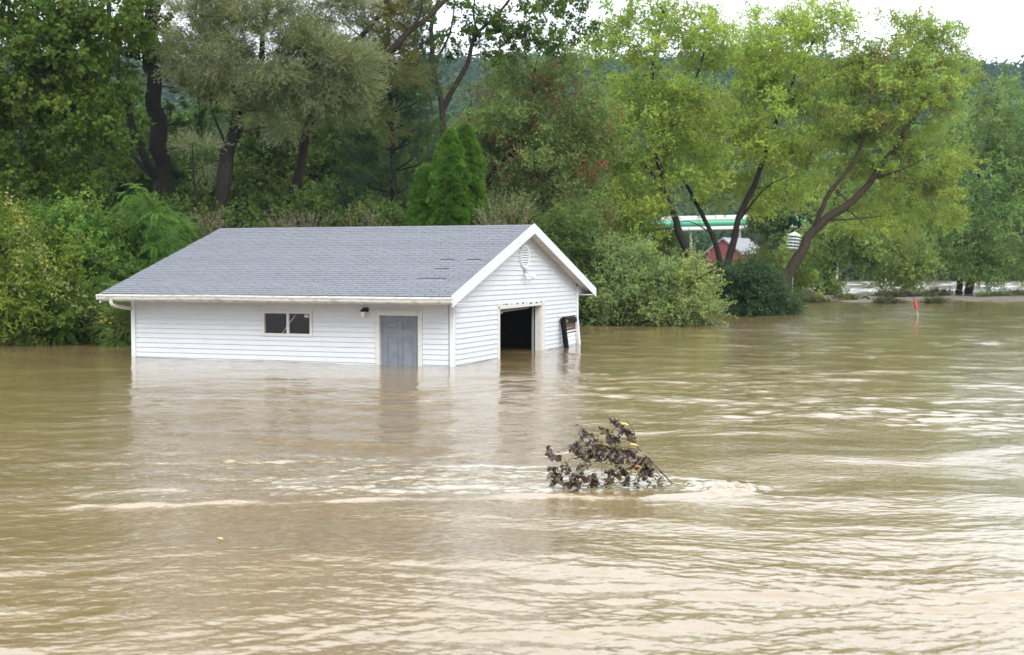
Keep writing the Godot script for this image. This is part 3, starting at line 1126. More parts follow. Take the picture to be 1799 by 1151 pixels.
	for q in n:
		var f0 := float(q) / n
		var f1 := float(q + 1) / n
		var sag0 := -0.006 * sin(f0 * 7.0) - 0.004 * sin(f0 * 17.0)
		var sag1 := -0.006 * sin(f1 * 7.0) - 0.004 * sin(f1 * 17.0)
		s.sweep(pr, Transform3D(gb, Vector3(lerpf(x1 + 0.01, x0 - 0.02, f0), 1.272 + sag0, gz)), Transform3D(gb, Vector3(lerpf(x1 + 0.01, x0 - 0.02, f1), 1.272 + sag1, gz)))
	for xe in [x1 + 0.012, x0 - 0.022]:
		s.box(Vector3(xe, 1.325, gz + 0.052), Vector3(0.004, 0.108, 0.1))
	var gu := part(s, "gutter", M["gutter"], rf)
	s = Shape.new()
	s.tube([Vector3(-7.62, 1.30, OE + 0.065), Vector3(-7.62, 1.215, OE + 0.065), Vector3(-7.62, 1.165, OE + 0.03), Vector3(-7.62, 1.14, OE - 0.08), Vector3(-7.63, 1.07, 0.10), Vector3(-7.64, 1.04, -0.02), Vector3(-7.66, 0.99, -0.18), Vector3(-7.66, 0.9, -0.24), Vector3(-7.66, -0.6, -0.24)], [0.042, 0.042, 0.042, 0.042, 0.042, 0.042, 0.042, 0.042, 0.042], 12)
	part(s, "downpipe", M["gutter"], gu)


# ---------------------------------------------------------------- trees and shrubs
func make_sprigs() -> void:
	rng.seed = 77
	for kind in ["broad", "elder", "willow", "sumac", "pine", "arbor", "small", "dry", "blade"]:
		SPRIG[kind] = []
		for variant in 3:
			SPRIG[kind].append(sprig(kind))


func rand_dir() -> Vector3:
	return Vector3(rng.randfn(), rng.randfn(), rng.randfn()).normalized()


func sprig(kind: String) -> ArrayMesh:  # a leafy twig about 0.6 m long that grows along +y
	var s := Shape.new()
	var up := Vector3.UP
	match kind:
		"broad":
			for b in 5:
				var d := (up + rand_dir() * 0.75).normalized()
				var o := up * (0.05 + 0.1 * b)
				s.tube([o, o + d * 0.22], [0.004, 0.002], 3, 0.0, false)
				for k in 6:
					var p := o + d * (0.05 + 0.045 * k)
					var q := (rand_dir() + d * 0.4 + Vector3(0, -0.35, 0)).normalized()
					var n := (up * 0.9 + rand_dir() * 0.7).normalized()
					var l := rng.randf_range(0.09, 0.15)
					s.leaf(p, q, n, l, l * 0.85, 0.15)
					# side lobes
					var side := q.cross(n).normalized()
					s.tri(p + q * l * 0.15, p + q * l * 0.5 + side * l * 0.55, p + q * l * 0.55)
					s.tri(p + q * l * 0.15, p + q * l * 0.55, p + q * l * 0.5 - side * l * 0.55)
		"elder":
			for b in 6:
				var d := (up * 0.8 + rand_dir() * 0.9).normalized()
				var o := up * (0.04 + 0.09 * b)
				s.tube([o, o + d * 0.2], [0.004, 0.002], 3, 0.0, false)
				for k in 5:
					var p := o + d * (0.06 + 0.05 * k)
					var q := (rand_dir() + d * 0.6 + Vector3(0, -0.5, 0)).normalized()
					var l := rng.randf_range(0.09, 0.14)
					s.leaf(p, q, (up * 0.8 + rand_dir() * 0.8).normalized(), l, l * 0.55, 0.2)
		"willow":
			for b in 4:
				var d := (up + rand_dir() * 0.4).normalized()
				var o := up * 0.08 * b
				s.tube([o, o + d * 0.3, o + d * 0.5], [0.004, 0.003, 0.001], 3, 0.0, false)
				for k in 12:
					var p := o + d * (0.04 + 0.038 * k)
					var q := (d * 0.9 + rand_dir() * 0.75).normalized()
					var l := rng.randf_range(0.07, 0.12)
					s.leaf(p, q, rand_dir(), l, l * 0.2, 0.1)
		"sumac":
			for b in 4:
				var a := TAU * b / 4 + rng.randf() * 0.8
				var d := Vector3(cos(a), rng.randf_range(0.15, 0.7), sin(a)).normalized()
				var p := up * 0.06 * b
				var path := [p]
				for k in 9:
					d = (d + Vector3(0, -0.13, 0)).normalized()
					p += d * 0.058
					path.append(p)
					if k < 1:
						continue
					var side := d.cross(up).normalized()
					for w in [-1.0, 1.0]:
						var q: Vector3 = (side * w + d * 0.35 + Vector3(0, -0.28, 0) + rand_dir() * 0.12).normalized()
						var l := 0.125 * (1.0 - 0.05 * absf(k - 4.0))
						s.leaf(p, q, (up + rand_dir() * 0.25).normalized(), l, l * 0.3, 0.12)
				s.tube(path, [0.005, 0.004, 0.004, 0.004, 0.003, 0.003, 0.003, 0.002, 0.002, 0.001], 3, 0.0, false)
		"pine":
			for b in 6:
				var d := (up + rand_dir() * 0.7).normalized()
				var o := up * 0.07 * b
				s.tube([o, o + d * 0.16], [0.005, 0.003], 3, 0.0, false)
				for k in 16:
					var q := (rand_dir() + d * 1.1).normalized()
					var l := rng.randf_range(0.10, 0.15)
					s.leaf(o + d * rng.randf_range(0.03, 0.17), q, rand_dir(), l, 0.011, 0.0)
		"arbor":
			# flat fern-like sprays
			for b in 3:
				var side := Vector3(1, 0, 0).rotated(up, rng.randf_range(-0.7, 0.7))
				var o := Vector3(rng.randf_range(-0.05, 0.05), 0.02 * b, rng.randf_range(-0.05, 0.05))
				for k in 7:
					var a := (k - 3) * 0.27 + rng.randf_range(-0.08, 0.08)
					var d := (up * cos(a) + side * sin(a)).normalized()
					var nrm := side.cross(up).normalized() + rand_dir() * 0.35
					s.leaf(o + d * 0.02, d, nrm.normalized(), rng.randf_range(0.13, 0.2), 0.03, 0.15)
					s.leaf(o + d * 0.08, (d + side * 0.55).normalized(), nrm.normalized(), 0.08, 0.022, 0.15)
					s.leaf(o + d * 0.08, (d - side * 0.55).normalized(), nrm.normalized(), 0.08, 0.022, 0.15)
		"small":
			for b in 5:
				var d := (up + rand_dir() * 0.65).normalized()
				var o := up * 0.09 * b
				s.tube([o, o + d * 0.28], [0.004, 0.002], 3, 0.0, false)
				for k in 8:
					var p := o + d * (0.03 + 0.034 * k)
					var q := (rand_dir() + d * 0.5).normalized()
					var l := rng.randf_range(0.055, 0.09)
					s.leaf(p, q, (up * 0.6 + rand_dir()).normalized(), l, l * 0.6, 0.2)
		"dry":
			for b in 3:
				var d := (up + rand_dir() * 0.35).normalized()
				s.tube([Vector3.ZERO, d * 0.4, d * 0.75 + rand_dir() * 0.05], [0.004, 0.003, 0.0015], 3, 0.0, false)
				for k in 9:
					var p := d * rng.randf_range(0.3, 0.76)
					s.leaf(p, (d + rand_dir()).normalized(), rand_dir(), rng.randf_range(0.03, 0.06), 0.03, 0.2)
		"blade":
			for b in 9:
				var d := (up + rand_dir() * 0.5).normalized()
				var o := Vector3(rng.randf_range(-0.1, 0.1), 0, rng.randf_range(-0.1, 0.1))
				s.leaf(o, d, rand_dir(), rng.randf_range(0.35, 0.6), 0.022, 0.1)
	return s.mesh()


func along_curve(pts: Array, step: float) -> Array:
	var c := Curve3D.new()
	for k in pts.size():
		var t: Vector3 = (pts[mini(k + 1, pts.size() - 1)] - pts[maxi(k - 1, 0)]) / 6.0
		c.add_point(pts[k], -t, t)
	var l := c.get_baked_length()
	var m := maxi(2, int(ceil(l / step)))
	var out := []
	for k in m + 1:
		out.append(c.sample_baked(l * k / m, true))
	return out


func oriented(dir: Vector3, spin: float, size: float) -> Basis:
	var y := dir.normalized()
	var x := y.cross(Vector3.RIGHT if absf(y.x) < 0.9 else Vector3.FORWARD).normalized()
	return (Basis(y, spin) * Basis(x, y, x.cross(y))).scaled(Vector3.ONE * size)


# stems: [[points], foot radius, head radius]; lobes: [centre, radii, clumps, clump radius]
# opt: leaf kind, n (twigs per clump), size, col, col2 + share2 (a second leaf colour), vary, droop, bark, lift
func grow(called: String, label: String, category: String, group: String, sd: int, stems: Array, lobes: Array, opt: Dictionary) -> Node3D:
	rng.seed = sd
	var base: Vector3 = stems[0][0][0]
	var o := thing(called, label, category, base, group)
	var pos: Array[Vector3] = []
	var rad: Array[float] = []
	var wood := Shape.new()
	var sway := noise(0.6, 2, sd)
	for st in stems:
		var line := along_curve(st[0], 0.35)
		var rr := []
		for k in line.size():
			var f := float(k) / (line.size() - 1)
			var r: float = lerpf(st[1], st[2], pow(f, 0.8)) * (1.0 + (0.35 * exp(-f * 14.0) if st == stems[0] else 0.0))
			line[k] += Vector3(sway.get_noise_1d(k * 0.35), 0, sway.get_noise_1d(k * 0.35 + 300.0)) * r * 0.8
			rr.append(r)
			if f > opt.get("bare", 0.3):
				pos.append(line[k])
				rad.append(r)
		for k in line.size():
			line[k] -= base
		wood.tube(line, rr, 9 if st[1] > 0.12 else 6, 0.10)
	part(wood, "trunk", M[opt.get("bark", "bark_dark")], o)
	# clumps of foliage, each carried by a branch that leaves the nearest wood
	var clumps := []
	for lb in lobes:
		for k in int(lb[2] * 1.25):
			var p := rand_dir() * pow(rng.randf(), 0.3)
			clumps.append([lb[0] + p * lb[1], lb[3] * rng.randf_range(0.55, 1.1), (p * lb[1]).normalized()])
	var order := clumps.duplicate()
	order.sort_custom(func(a, b): return a[0].distance_squared_to(pos[0]) < b[0].distance_squared_to(pos[0]))
	var limb := Shape.new()
	for c in order:
		var best := 0
		var cost := INF
		for k in pos.size():
			var e: Vector3 = c[0] - pos[k]
			var l := e.length()
			var w := l * (1.0 + 0.9 * maxf(0.0, -e.y / maxf(l, 0.01))) - rad[k] * 4.0
			if w < cost:
				cost = w
				best = k
		var a := pos[best]
		var b: Vector3 = c[0]
		var l := a.distance_to(b)
		if l < 0.15:
			continue
		var mid := a.lerp(b, 0.5) + Vector3(0, l * rng.randf_range(0.02, 0.16), 0) + rand_dir() * l * 0.10
		var r0: float = minf(rad[best] * 0.6, 0.013 + 0.015 * l)
		var path := []
		var rr := []
		var m := clampi(int(l / 0.4) + 2, 3, 8)
		for k in m + 1:
			var t := float(k) / m
			var q := a.lerp(mid, t).lerp(mid.lerp(b, t), t) + rand_dir() * 0.02 * l * (1.0 if k > 0 and k < m else 0.0)
			path.append(q - base)
			rr.append(lerpf(r0, 0.006, t))
			if k > 0:
				pos.append(q)
				rad.append(rr[k])
		limb.tube(path, rr, 5, 0.0, false)
	if limb.v.size():
		part(limb, "branches", M[opt.get("twig", opt.get("bark", "bark_dark"))], o).set_meta("kind", "stuff")
	var places := []
	var colors := PackedColorArray()
	var col: Color = opt.col
	var vary: float = opt.get("vary", 0.22)
	var droop: float = opt.get("droop", 0.25)
	var flat: float = opt.get("flat", 0.65)
	for c in clumps:
		var shift := rng.randf_range(1.0 - vary, 1.0 + vary)
		var warm := rng.randf_range(-0.12, 0.12)
		var second: bool = rng.randf() < opt.get("share2", 0.0)
		for k in maxi(3, int(opt.n * {"broad": 0.4, "elder": 0.4, "small": 0.6}.get(opt.leaf, 0.72))):
			var q := rand_dir() * pow(rng.randf(), 0.5)
			var p: Vector3 = c[0] + q * Vector3(c[1], c[1] * flat, c[1])
			var dir: Vector3 = q * Vector3(1, 0.6, 1) + c[2] * 0.5 + rand_dir() * 0.5 + Vector3(0, opt.get("lift", 0.25) - droop, 0)
			places.append(Transform3D(oriented(dir, rng.randf() * TAU, opt.get("size", 1.0) * rng.randf_range(0.75, 1.25)), p - base))
			var g := shift * rng.randf_range(0.8, 1.2)
			var cc := Color(col.r * g * (1.0 + warm), col.g * g, col.b * g)
			if second and rng.randf() < 0.7 or rng.randf() < opt.get("fleck", 0.0):
				var c2: Color = opt.col2
				cc = Color(c2.r * g, c2.g * g, c2.b * g)
			colors.append(cc)
	mass(SPRIG[opt.leaf][sd % 3], M[opt.get("leaf_mat", "leaf")], "crown", places, colors, o)
	return o


func shrub(called: String, label: String, group: String, sd: int, at: Vector3, radii: Vector3, clumps: int, opt: Dictionary) -> Node3D:  # several stems out of one foot
	rng.seed = sd * 7 + 1
	var stems := []
	for k in opt.get("stems", 4):
		var a := rng.randf() * TAU
		var out := Vector3(cos(a) * radii.x * 0.5, radii.y * rng.randf_range(0.9, 1.4), sin(a) * radii.z * 0.5)
		var foot := at + Vector3(cos(a) * 0.12, -0.4, sin(a) * 0.12)
		stems.append([[foot, at + out * Vector3(0.35, 0.45, 0.35) + rand_dir() * 0.1, at + out], opt.get("stem_r", 0.05), 0.015])
	var lobes := [[at + Vector3(0, radii.y * opt.get("mid", 0.95), 0), radii, clumps, opt.get("clump", 0.45)]]
	return grow(called, label, "shrub", group, sd, stems, lobes, opt)


func make_pine() -> void:
	rng.seed = 501
	var base := Vector3(-4.536, 1.927, -50)
	base.y = 0.5
	var o := thing("pine_tree", "dark pine with straight bare upper trunk and whorled branches behind the roof", "tree", base)
	var wood := Shape.new()
	var path := []
	var rr := []
	for k in 40:
		var f := k / 39.0
		path.append(Vector3(0.10 * sin(f * 5.0), f * 12.5 - 0.8, 0.08 * cos(f * 4.0)))
		rr.append(lerpf(0.19, 0.05, f))
	wood.tube(path, rr, 9, 0.06)
	part(wood, "trunk", M["bark_dark"], o)
	var limb := Shape.new()
	var places := []
	var colors := PackedColorArray()
	var y := 0.9
	var t := 0
	while y < 11.6:
		var f := y / 11.6
		var long := lerpf(2.5, 1.0, pow(f, 1.1))
		var bare := y > 4.2
		var m := 6 if not bare else 5
		for k in m:
			var a := TAU * (k + 0.37 * t) / m + rng.randf_range(-0.25, 0.25)
			var out := Vector3(cos(a), 0, sin(a))
			var rise := rng.randf_range(0.25, 0.6) if bare else rng.randf_range(-0.05, 0.3)
			var p0 := Vector3(0.1 * sin(f * 5.0), y, 0.08 * cos(f * 4.0))
			var l := long * rng.randf_range(0.7, 1.15)
			var pts := [p0, p0 + out * l * 0.4 + Vector3(0, rise * l * 0.3, 0), p0 + out * l * 0.75 + Vector3(0, rise * l * 0.7, 0), p0 + out * l + Vector3(0, rise * l * 1.1, 0)]
			limb.tube(pts, [0.045 - 0.02 * f, 0.032, 0.02, 0.007], 5, 0.0, false)
			var tw := 42 if not bare else 20
			for q in tw:
				var u := rng.randf_range(0.45, 1.02) if bare else rng.randf_range(0.2, 1.05)
				var p := p0.lerp(pts[3], u) + Vector3(0, -0.12 * sin(u * PI) * l * 0.2, 0) + rand_dir() * Vector3(0.42, 0.2, 0.42) * (0.5 + u * 0.6)
				var dir := out + rand_dir() * 0.8 + Vector3(0, 0.55, 0)
				places.append(Transform3D(oriented(dir, rng.randf() * TAU, rng.randf_range(0.8, 1.25)), p))
				var g := rng.randf_range(0.7, 1.25)
				colors.append(Color(0.062 * g, 0.105 * g, 0.042 * g))
		y += rng.randf_range(0.42, 0.6) if not bare else rng.randf_range(0.55, 0.85)
		t += 1
	part(limb, "branches", M["bark_dark"], o)
	mass(SPRIG["pine"][0], M["needle"], "crown", places, colors, o)


func make_arborvitae() -> void:
	# three clipped columns of one evergreen, side by side
	var spec := [
		[Vector3(-2.647, 1.94, -41), 2.85, 0.47, "short arborvitae at the left of the bright green evergreen trio", 601],
		[Vector3(-1.885, 1.941, -40.5), 3.82, 0.53, "middle arborvitae of the bright green evergreen trio behind the roof", 602],
		[Vector3(-1.433, 1.94, -41), 4.08, 0.53, "tallest pointed arborvitae at the right of the evergreen trio", 603],
	]
	for e in spec:
		rng.seed = e[4]
		var base: Vector3 = e[0]
		base.y = 0.4
		var o := thing("arborvitae", e[3], "shrub", base, "evergreen columns behind the garage")
		var s := Shape.new()
		var h: float = e[1] + 1.6
		s.tube([Vector3(0, -0.6, 0), Vector3(0, h * 0.9, 0)], [0.09, 0.02], 7)
		part(s, "trunk", M["bark_brown"], o)
		var places := []
		var colors := PackedColorArray()
		for k in 240:
			var f := pow((k + rng.randf()) / 240.0, 0.8)
			var a := k * 2.39996 + rng.randf_range(-0.4, 0.4)
			var r: float = e[2] * pow(1.0 - pow(f, 5.0), 0.7) * (0.6 + 0.4 * smoothstep(-0.1, 0.2, f)) * rng.randf_range(0.82, 1.08)
			var out := Vector3(cos(a), 0.25, sin(a)).normalized()
			var p := Vector3(cos(a) * r, f * h, sin(a) * r)
			var lump := rng.randf_range(0.09, 0.17)
			var shift := rng.randf_range(0.8, 1.25)
			for q in 26:
				var w := rand_dir()
				var dir := Vector3.UP * 0.8 + out * rng.randf_range(0.1, 0.8) + w * 0.55
				places.append(Transform3D(oriented(dir, rng.randf() * TAU, rng.randf_range(0.65, 1.0)), p + w * lump * Vector3(1, 1.3, 1) - out * 0.06))
				var g := shift * rng.randf_range(0.8, 1.2)
				colors.append(Color(0.105 * g * rng.randf_range(0.85, 1.2), 0.21 * g, 0.028 * g))
		mass(SPRIG["arbor"][e[4] % 3], M["leaf"], "crown", places, colors, o)


func make_trees() -> void:
	var big := "large trees on the left bank"
	var mid := "trees behind the garage"
	var rgt := "trees in the flood on the right"
	var bgd := "dark trees deeper in the wood"
	# ---- left
	grow("maple_tree", "broad leaved maple filling the upper left corner", "tree", big, 1001,
		[[[Vector3(-16.577, 0.772, -39), Vector3(-16.372, 4.81, -39.5), Vector3(-15.472, 7.826, -39.5), Vector3(-14.933, 10.931, -40)], 0.24, 0.08], [[Vector3(-16.015, 5.818, -39.5), Vector3(-14.454, 7.257, -39), Vector3(-12.94, 8.166, -38.5)], 0.10, 0.03]],
		[[Vector3(-14.597, 8.575, -39), Vector3(2.5, 1.9, 2.2), 34, 0.6], [Vector3(-12.454, 7.841, -38.5), Vector3(1.6, 1.5, 1.7), 22, 0.5], [Vector3(-13.814, 5.77, -39), Vector3(2.2, 1.5, 2.0), 28, 0.55], [Vector3(-12.068, 9.418, -40), Vector3(1.0, 0.9, 1.2), 7, 0.5], [Vector3(-17.876, 8.237, -40), Vector3(2.5, 3.0, 2.5), 24, 0.7], [Vector3(-15.212, 14.275, -40), Vector3(4.2, 3.4, 3.0), 60, 0.85], [Vector3(-14.67, 4.443, -39), Vector3(2.0, 1.0, 1.6), 14, 0.5]],
		{leaf = "broad", n = 20, size = 1.1, col = Color(0.095, 0.155, 0.022), col2 = Color(0.15, 0.21, 0.04), share2 = 0.2, vary = 0.3, bark = "bark_dark"})
	grow("ivy_tree", "tallest thick dark trunk, hung with ivy, forking above the left bushes", "tree", big, 1002,
		[[[Vector3(-11.851, 0.156, -46), Vector3(-11.877, 2.918, -46), Vector3(-12.065, 5.273, -46), Vector3(-12.276, 7.227, -46), Vector3(-12.409, 9.173, -46), Vector3(-12.267, 11.112, -46), Vector3(-11.882, 13.813, -46), Vector3(-11.643, 17.454, -46)], 0.40, 0.16],
		[[Vector3(-11.993, 4.685, -46), Vector3(-12.425, 5.438, -45.6), Vector3(-12.878, 6.677, -45.4), Vector3(-13.207, 8.093, -45.2), Vector3(-13.546, 10.002, -45.2), Vector3(-13.89, 12.541, -45.5)], 0.17, 0.06],
		[[Vector3(-12.091, 4.783, -46), Vector3(-13.007, 5.605, -46.5), Vector3(-13.937, 6.643, -47), Vector3(-14.729, 7.34, -47)], 0.13, 0.03],
		[[Vector3(-12.311, 10.724, -46), Vector3(-11.61, 12.36, -46.4), Vector3(-10.542, 14.462, -47)], 0.2, 0.06], [[Vector3(-12.814, 2.898, -45), Vector3(-12.926, 4.615, -44.8), Vector3(-13.329, 5.742, -44.6), Vector3(-13.509, 6.5, -44.6)], 0.06, 0.02]],
		[[Vector3(-12.42, 17.454, -46), Vector3(6.0, 3.4, 4.5), 80, 0.95], [Vector3(-12.61, 10.494, -45.8), Vector3(0.4, 1.2, 0.5), 9, 0.25], [Vector3(-12.035, 9.823, -46.4), Vector3(0.5, 1.4, 0.4), 8, 0.25], [Vector3(-13.182, 8.475, -45.2), Vector3(0.8, 1.2, 0.8), 10, 0.4], [Vector3(-15.92, 10.295, -48), Vector3(2.2, 1.2, 1.6), 9, 0.6], [Vector3(-11.74, 7.8, -47.5), Vector3(0.9, 1.4, 0.8), 9, 0.4]],
		{leaf = "broad", n = 14, size = 1.0, col = Color(0.080, 0.135, 0.026), vary = 0.3, bark = "bark_dark", bare = 0.1})
	grow("willow_tree", "grey green willow with fine pale leaves on a dark curving trunk", "tree", big, 1003,
		[[[Vector3(-9.822, 0.276, -43), Vector3(-9.612, 2.674, -43), Vector3(-9.331, 4.876, -43), Vector3(-8.948, 6.43, -43), Vector3(-8.461, 7.524, -43)], 0.34, 0.19],
		[[Vector3(-8.461, 7.524, -43), Vector3(-7.69, 7.679, -42.8), Vector3(-7.018, 7.945, -42.5), Vector3(-6.116, 8.417, -42.3)], 0.11, 0.03], [[Vector3(-8.498, 7.469, -43), Vector3(-8.011, 8.493, -42.8), Vector3(-7.93, 9.487, -42.8), Vector3(-7.661, 11.06, -43)], 0.14, 0.04], [[Vector3(-8.61, 7.25, -43), Vector3(-9.329, 8.218, -43.4), Vector3(-9.985, 9.517, -43.5), Vector3(-10.175, 11.186, -43.6)], 0.12, 0.03], [[Vector3(-9.175, 5.791, -43), Vector3(-9.511, 6.829, -42.5), Vector3(-9.549, 7.523, -42.3)], 0.05, 0.02], [[Vector3(-9.612, 2.674, -43), Vector3(-10.13, 4.311, -42.7), Vector3(-10.216, 5.937, -42.6)], 0.06, 0.02]],
		[[Vector3(-8.131, 8.986, -42.5), Vector3(2.3, 1.8, 2.0), 52, 0.55], [Vector3(-6.028, 8.149, -42.3), Vector3(1.5, 1.3, 1.5), 34, 0.5], [Vector3(-10.055, 9.25, -43), Vector3(1.2, 1.9, 1.4), 28, 0.5], [Vector3(-7.228, 10.975, -42.6), Vector3(2.6, 1.6, 2.2), 20, 0.55], [Vector3(-7.269, 14.479, -43), Vector3(3.6, 2.4, 2.8), 46, 0.8], [Vector3(-5.233, 9.703, -42.5), Vector3(0.9, 1.3, 1.2), 5, 0.4], [Vector3(-10.229, 5.773, -42.8), Vector3(0.5, 1.2, 0.7), 3, 0.4], [Vector3(-6.896, 7.021, -42.6), Vector3(1.5, 0.7, 1.2), 14, 0.45]],
		{leaf = "willow", n = 26, size = 1.05, col = Color(0.24, 0.27, 0.12), col2 = Color(0.34, 0.36, 0.21), share2 = 0.3, vary = 0.16, droop = 0.15, bark = "bark_dark", twig = "bark_grey"})
	grow("limb_tree", "brown limbed tree reaching up to the right beside the pine", "tree", mid, 1004,
		[[[Vector3(-7.812, 0.176, -45.5), Vector3(-7.386, 4.656, -45.5), Vector3(-6.716, 7.147, -45.3), Vector3(-5.705, 8.256, -45), Vector3(-4.953, 8.57, -44.8), Vector3(-4.321, 8.898, -44.6), Vector3(-3.474, 9.728, -44.5), Vector3(-2.867, 10.196, -44.5), Vector3(-1.881, 11.189, -44.5)], 0.26, 0.07],
		[[Vector3(-6.854, 6.859, -45.3), Vector3(-5.765, 9.01, -45.2), Vector3(-5.045, 9.739, -45), Vector3(-4.352, 10.573, -45), Vector3(-3.811, 12.048, -45)], 0.15, 0.05], [[Vector3(-4.953, 8.57, -44.8), Vector3(-3.962, 8.699, -44.4), Vector3(-3.083, 8.638, -44)], 0.05, 0.015], [[Vector3(-3.474, 9.728, -44.5), Vector3(-2.997, 10.383, -44.2), Vector3(-2.942, 11.64, -44)], 0.06, 0.02]],
		[[Vector3(-4.966, 10.345, -45), Vector3(1.6, 1.2, 1.5), 8, 0.42], [Vector3(-3.405, 10.083, -44.6), Vector3(1.2, 1.0, 1.2), 5, 0.4], [Vector3(-3.811, 12.048, -45), Vector3(3.0, 1.4, 2.4), 14, 0.5], [Vector3(-2.685, 15.583, -45.5), Vector3(3.6, 2.0, 2.8), 34, 0.8], [Vector3(-6.389, 10.457, -45.6), Vector3(1.4, 1.4, 1.4), 6, 0.45], [Vector3(-3.945, 8.519, -44.2), Vector3(1.1, 0.4, 0.8), 7, 0.3], [Vector3(-5.486, 7.227, -46), Vector3(1.4, 1.0, 1.2), 14, 0.5]],
		{leaf = "willow", n = 16, size = 1.0, col = Color(0.150, 0.150, 0.042), vary = 0.2, bark = "bark_brown", bare = 0.5})
	make_pine()
	grow("forked_tree", "slender forked tree with thin foliage against the white sky", "tree", mid, 1006,
		[[[Vector3(-2.844, 1.924, -52), Vector3(-2.723, 5.7, -52), Vector3(-2.74, 8.019, -52), Vector3(-3.001, 9.669, -52), Vector3(-3.152, 11.205, -52), Vector3(-2.75, 12.737, -52), Vector3(-2.415, 14.265, -52)], 0.20, 0.06],
		[[Vector3(-2.74, 8.019, -52), Vector3(-2.197, 8.983, -51.8), Vector3(-1.703, 9.828, -51.6), Vector3(-1.348, 10.9, -51.5), Vector3(-0.534, 11.622, -51.3), Vector3(0.119, 12.424, -51)], 0.13, 0.04], [[Vector3(-3.001, 9.889, -52), Vector3(-2.437, 11.038, -52.3), Vector3(-2.22, 12.399, -52.5)], 0.07, 0.02], [[Vector3(-1.348, 10.9, -51.5), Vector3(-1.483, 12.023, -51.7), Vector3(-1.093, 13.174, -52)], 0.06, 0.02], [[Vector3(-3.095, 7.909, -52), Vector3(-3.257, 8.764, -51.8), Vector3(-3.806, 9.596, -51.5)], 0.04, 0.012]],
		[[Vector3(0.879, 11.136, -51), Vector3(1.7, 0.9, 1.4), 19, 0.45], [Vector3(-0.645, 10.666, -51.4), Vector3(1.0, 1.0, 1.0), 9, 0.4], [Vector3(-2.422, 11.425, -52), Vector3(1.1, 1.4, 1.1), 9, 0.4], [Vector3(-1.092, 13.829, -52), Vector3(3.0, 1.0, 2.2), 10, 0.5], [Vector3(1.872, 11.768, -51.5), Vector3(1.0, 0.9, 1.0), 9, 0.4], [Vector3(-3.975, 9.889, -52), Vector3(0.8, 1.1, 0.8), 6, 0.4]],
		{leaf = "broad", n = 13, size = 0.9, col = Color(0.098, 0.163, 0.024), vary = 0.25, bark = "bark_brown", bare = 0.35})
	# ---- centre
	grow("seeding_tree", "rounded green tree speckled with brown seed clusters behind the gable", "tree", mid, 1007,
		[[[Vector3(-1.148, 0.763, -54), Vector3(-1.238, 3.539, -54), Vector3(-0.866, 5.612, -54), Vector3(0.011, 6.514, -53.8), Vector3(0.7, 8.113, -53.8), Vector3(0.932, 9.964, -54)], 0.20, 0.05],
		[[Vector3(-1.143, 5.152, -54), Vector3(-1.96, 6.787, -54.3), Vector3(-1.609, 8.86, -54.3)], 0.09, 0.03], [[Vector3(-1.191, 4, -54), Vector3(0.126, 4.667, -53.5), Vector3(1.149, 4.879, -53.2), Vector3(1.938, 5.32, -53)], 0.10, 0.03], [[Vector3(0.466, 3.057, -53), Vector3(1.141, 4.407, -52.8), Vector3(1.931, 5.195, -52.8)], 0.08, 0.02]],
		[[Vector3(0.011, 8.318, -53.6), Vector3(2.2, 2.0, 2.0), 46, 0.5], [Vector3(1.948, 8.068, -53.4), Vector3(1.9, 2.2, 1.9), 42, 0.5], [Vector3(-0.676, 6.27, -53.6), Vector3(1.6, 1.4, 1.6), 24, 0.45], [Vector3(1.376, 5.559, -53.2), Vector3(1.9, 1.4, 1.8), 28, 0.45], [Vector3(3.104, 6.042, -53.6), Vector3(1.4, 1.9, 1.5), 20, 0.45], [Vector3(0.931, 10.193, -54), Vector3(1.3, 0.8, 1.2), 10, 0.4], [Vector3(2.281, 3.624, -53), Vector3(1.5, 1.0, 1.4), 16, 0.4]],
		{leaf = "elder", n = 15, size = 1.23, col = Color(0.20, 0.27, 0.08), col2 = Color(0.26, 0.15, 0.07), share2 = 0.13, fleck = 0.03, vary = 0.24, bark = "bark_dark", flat = 0.5})
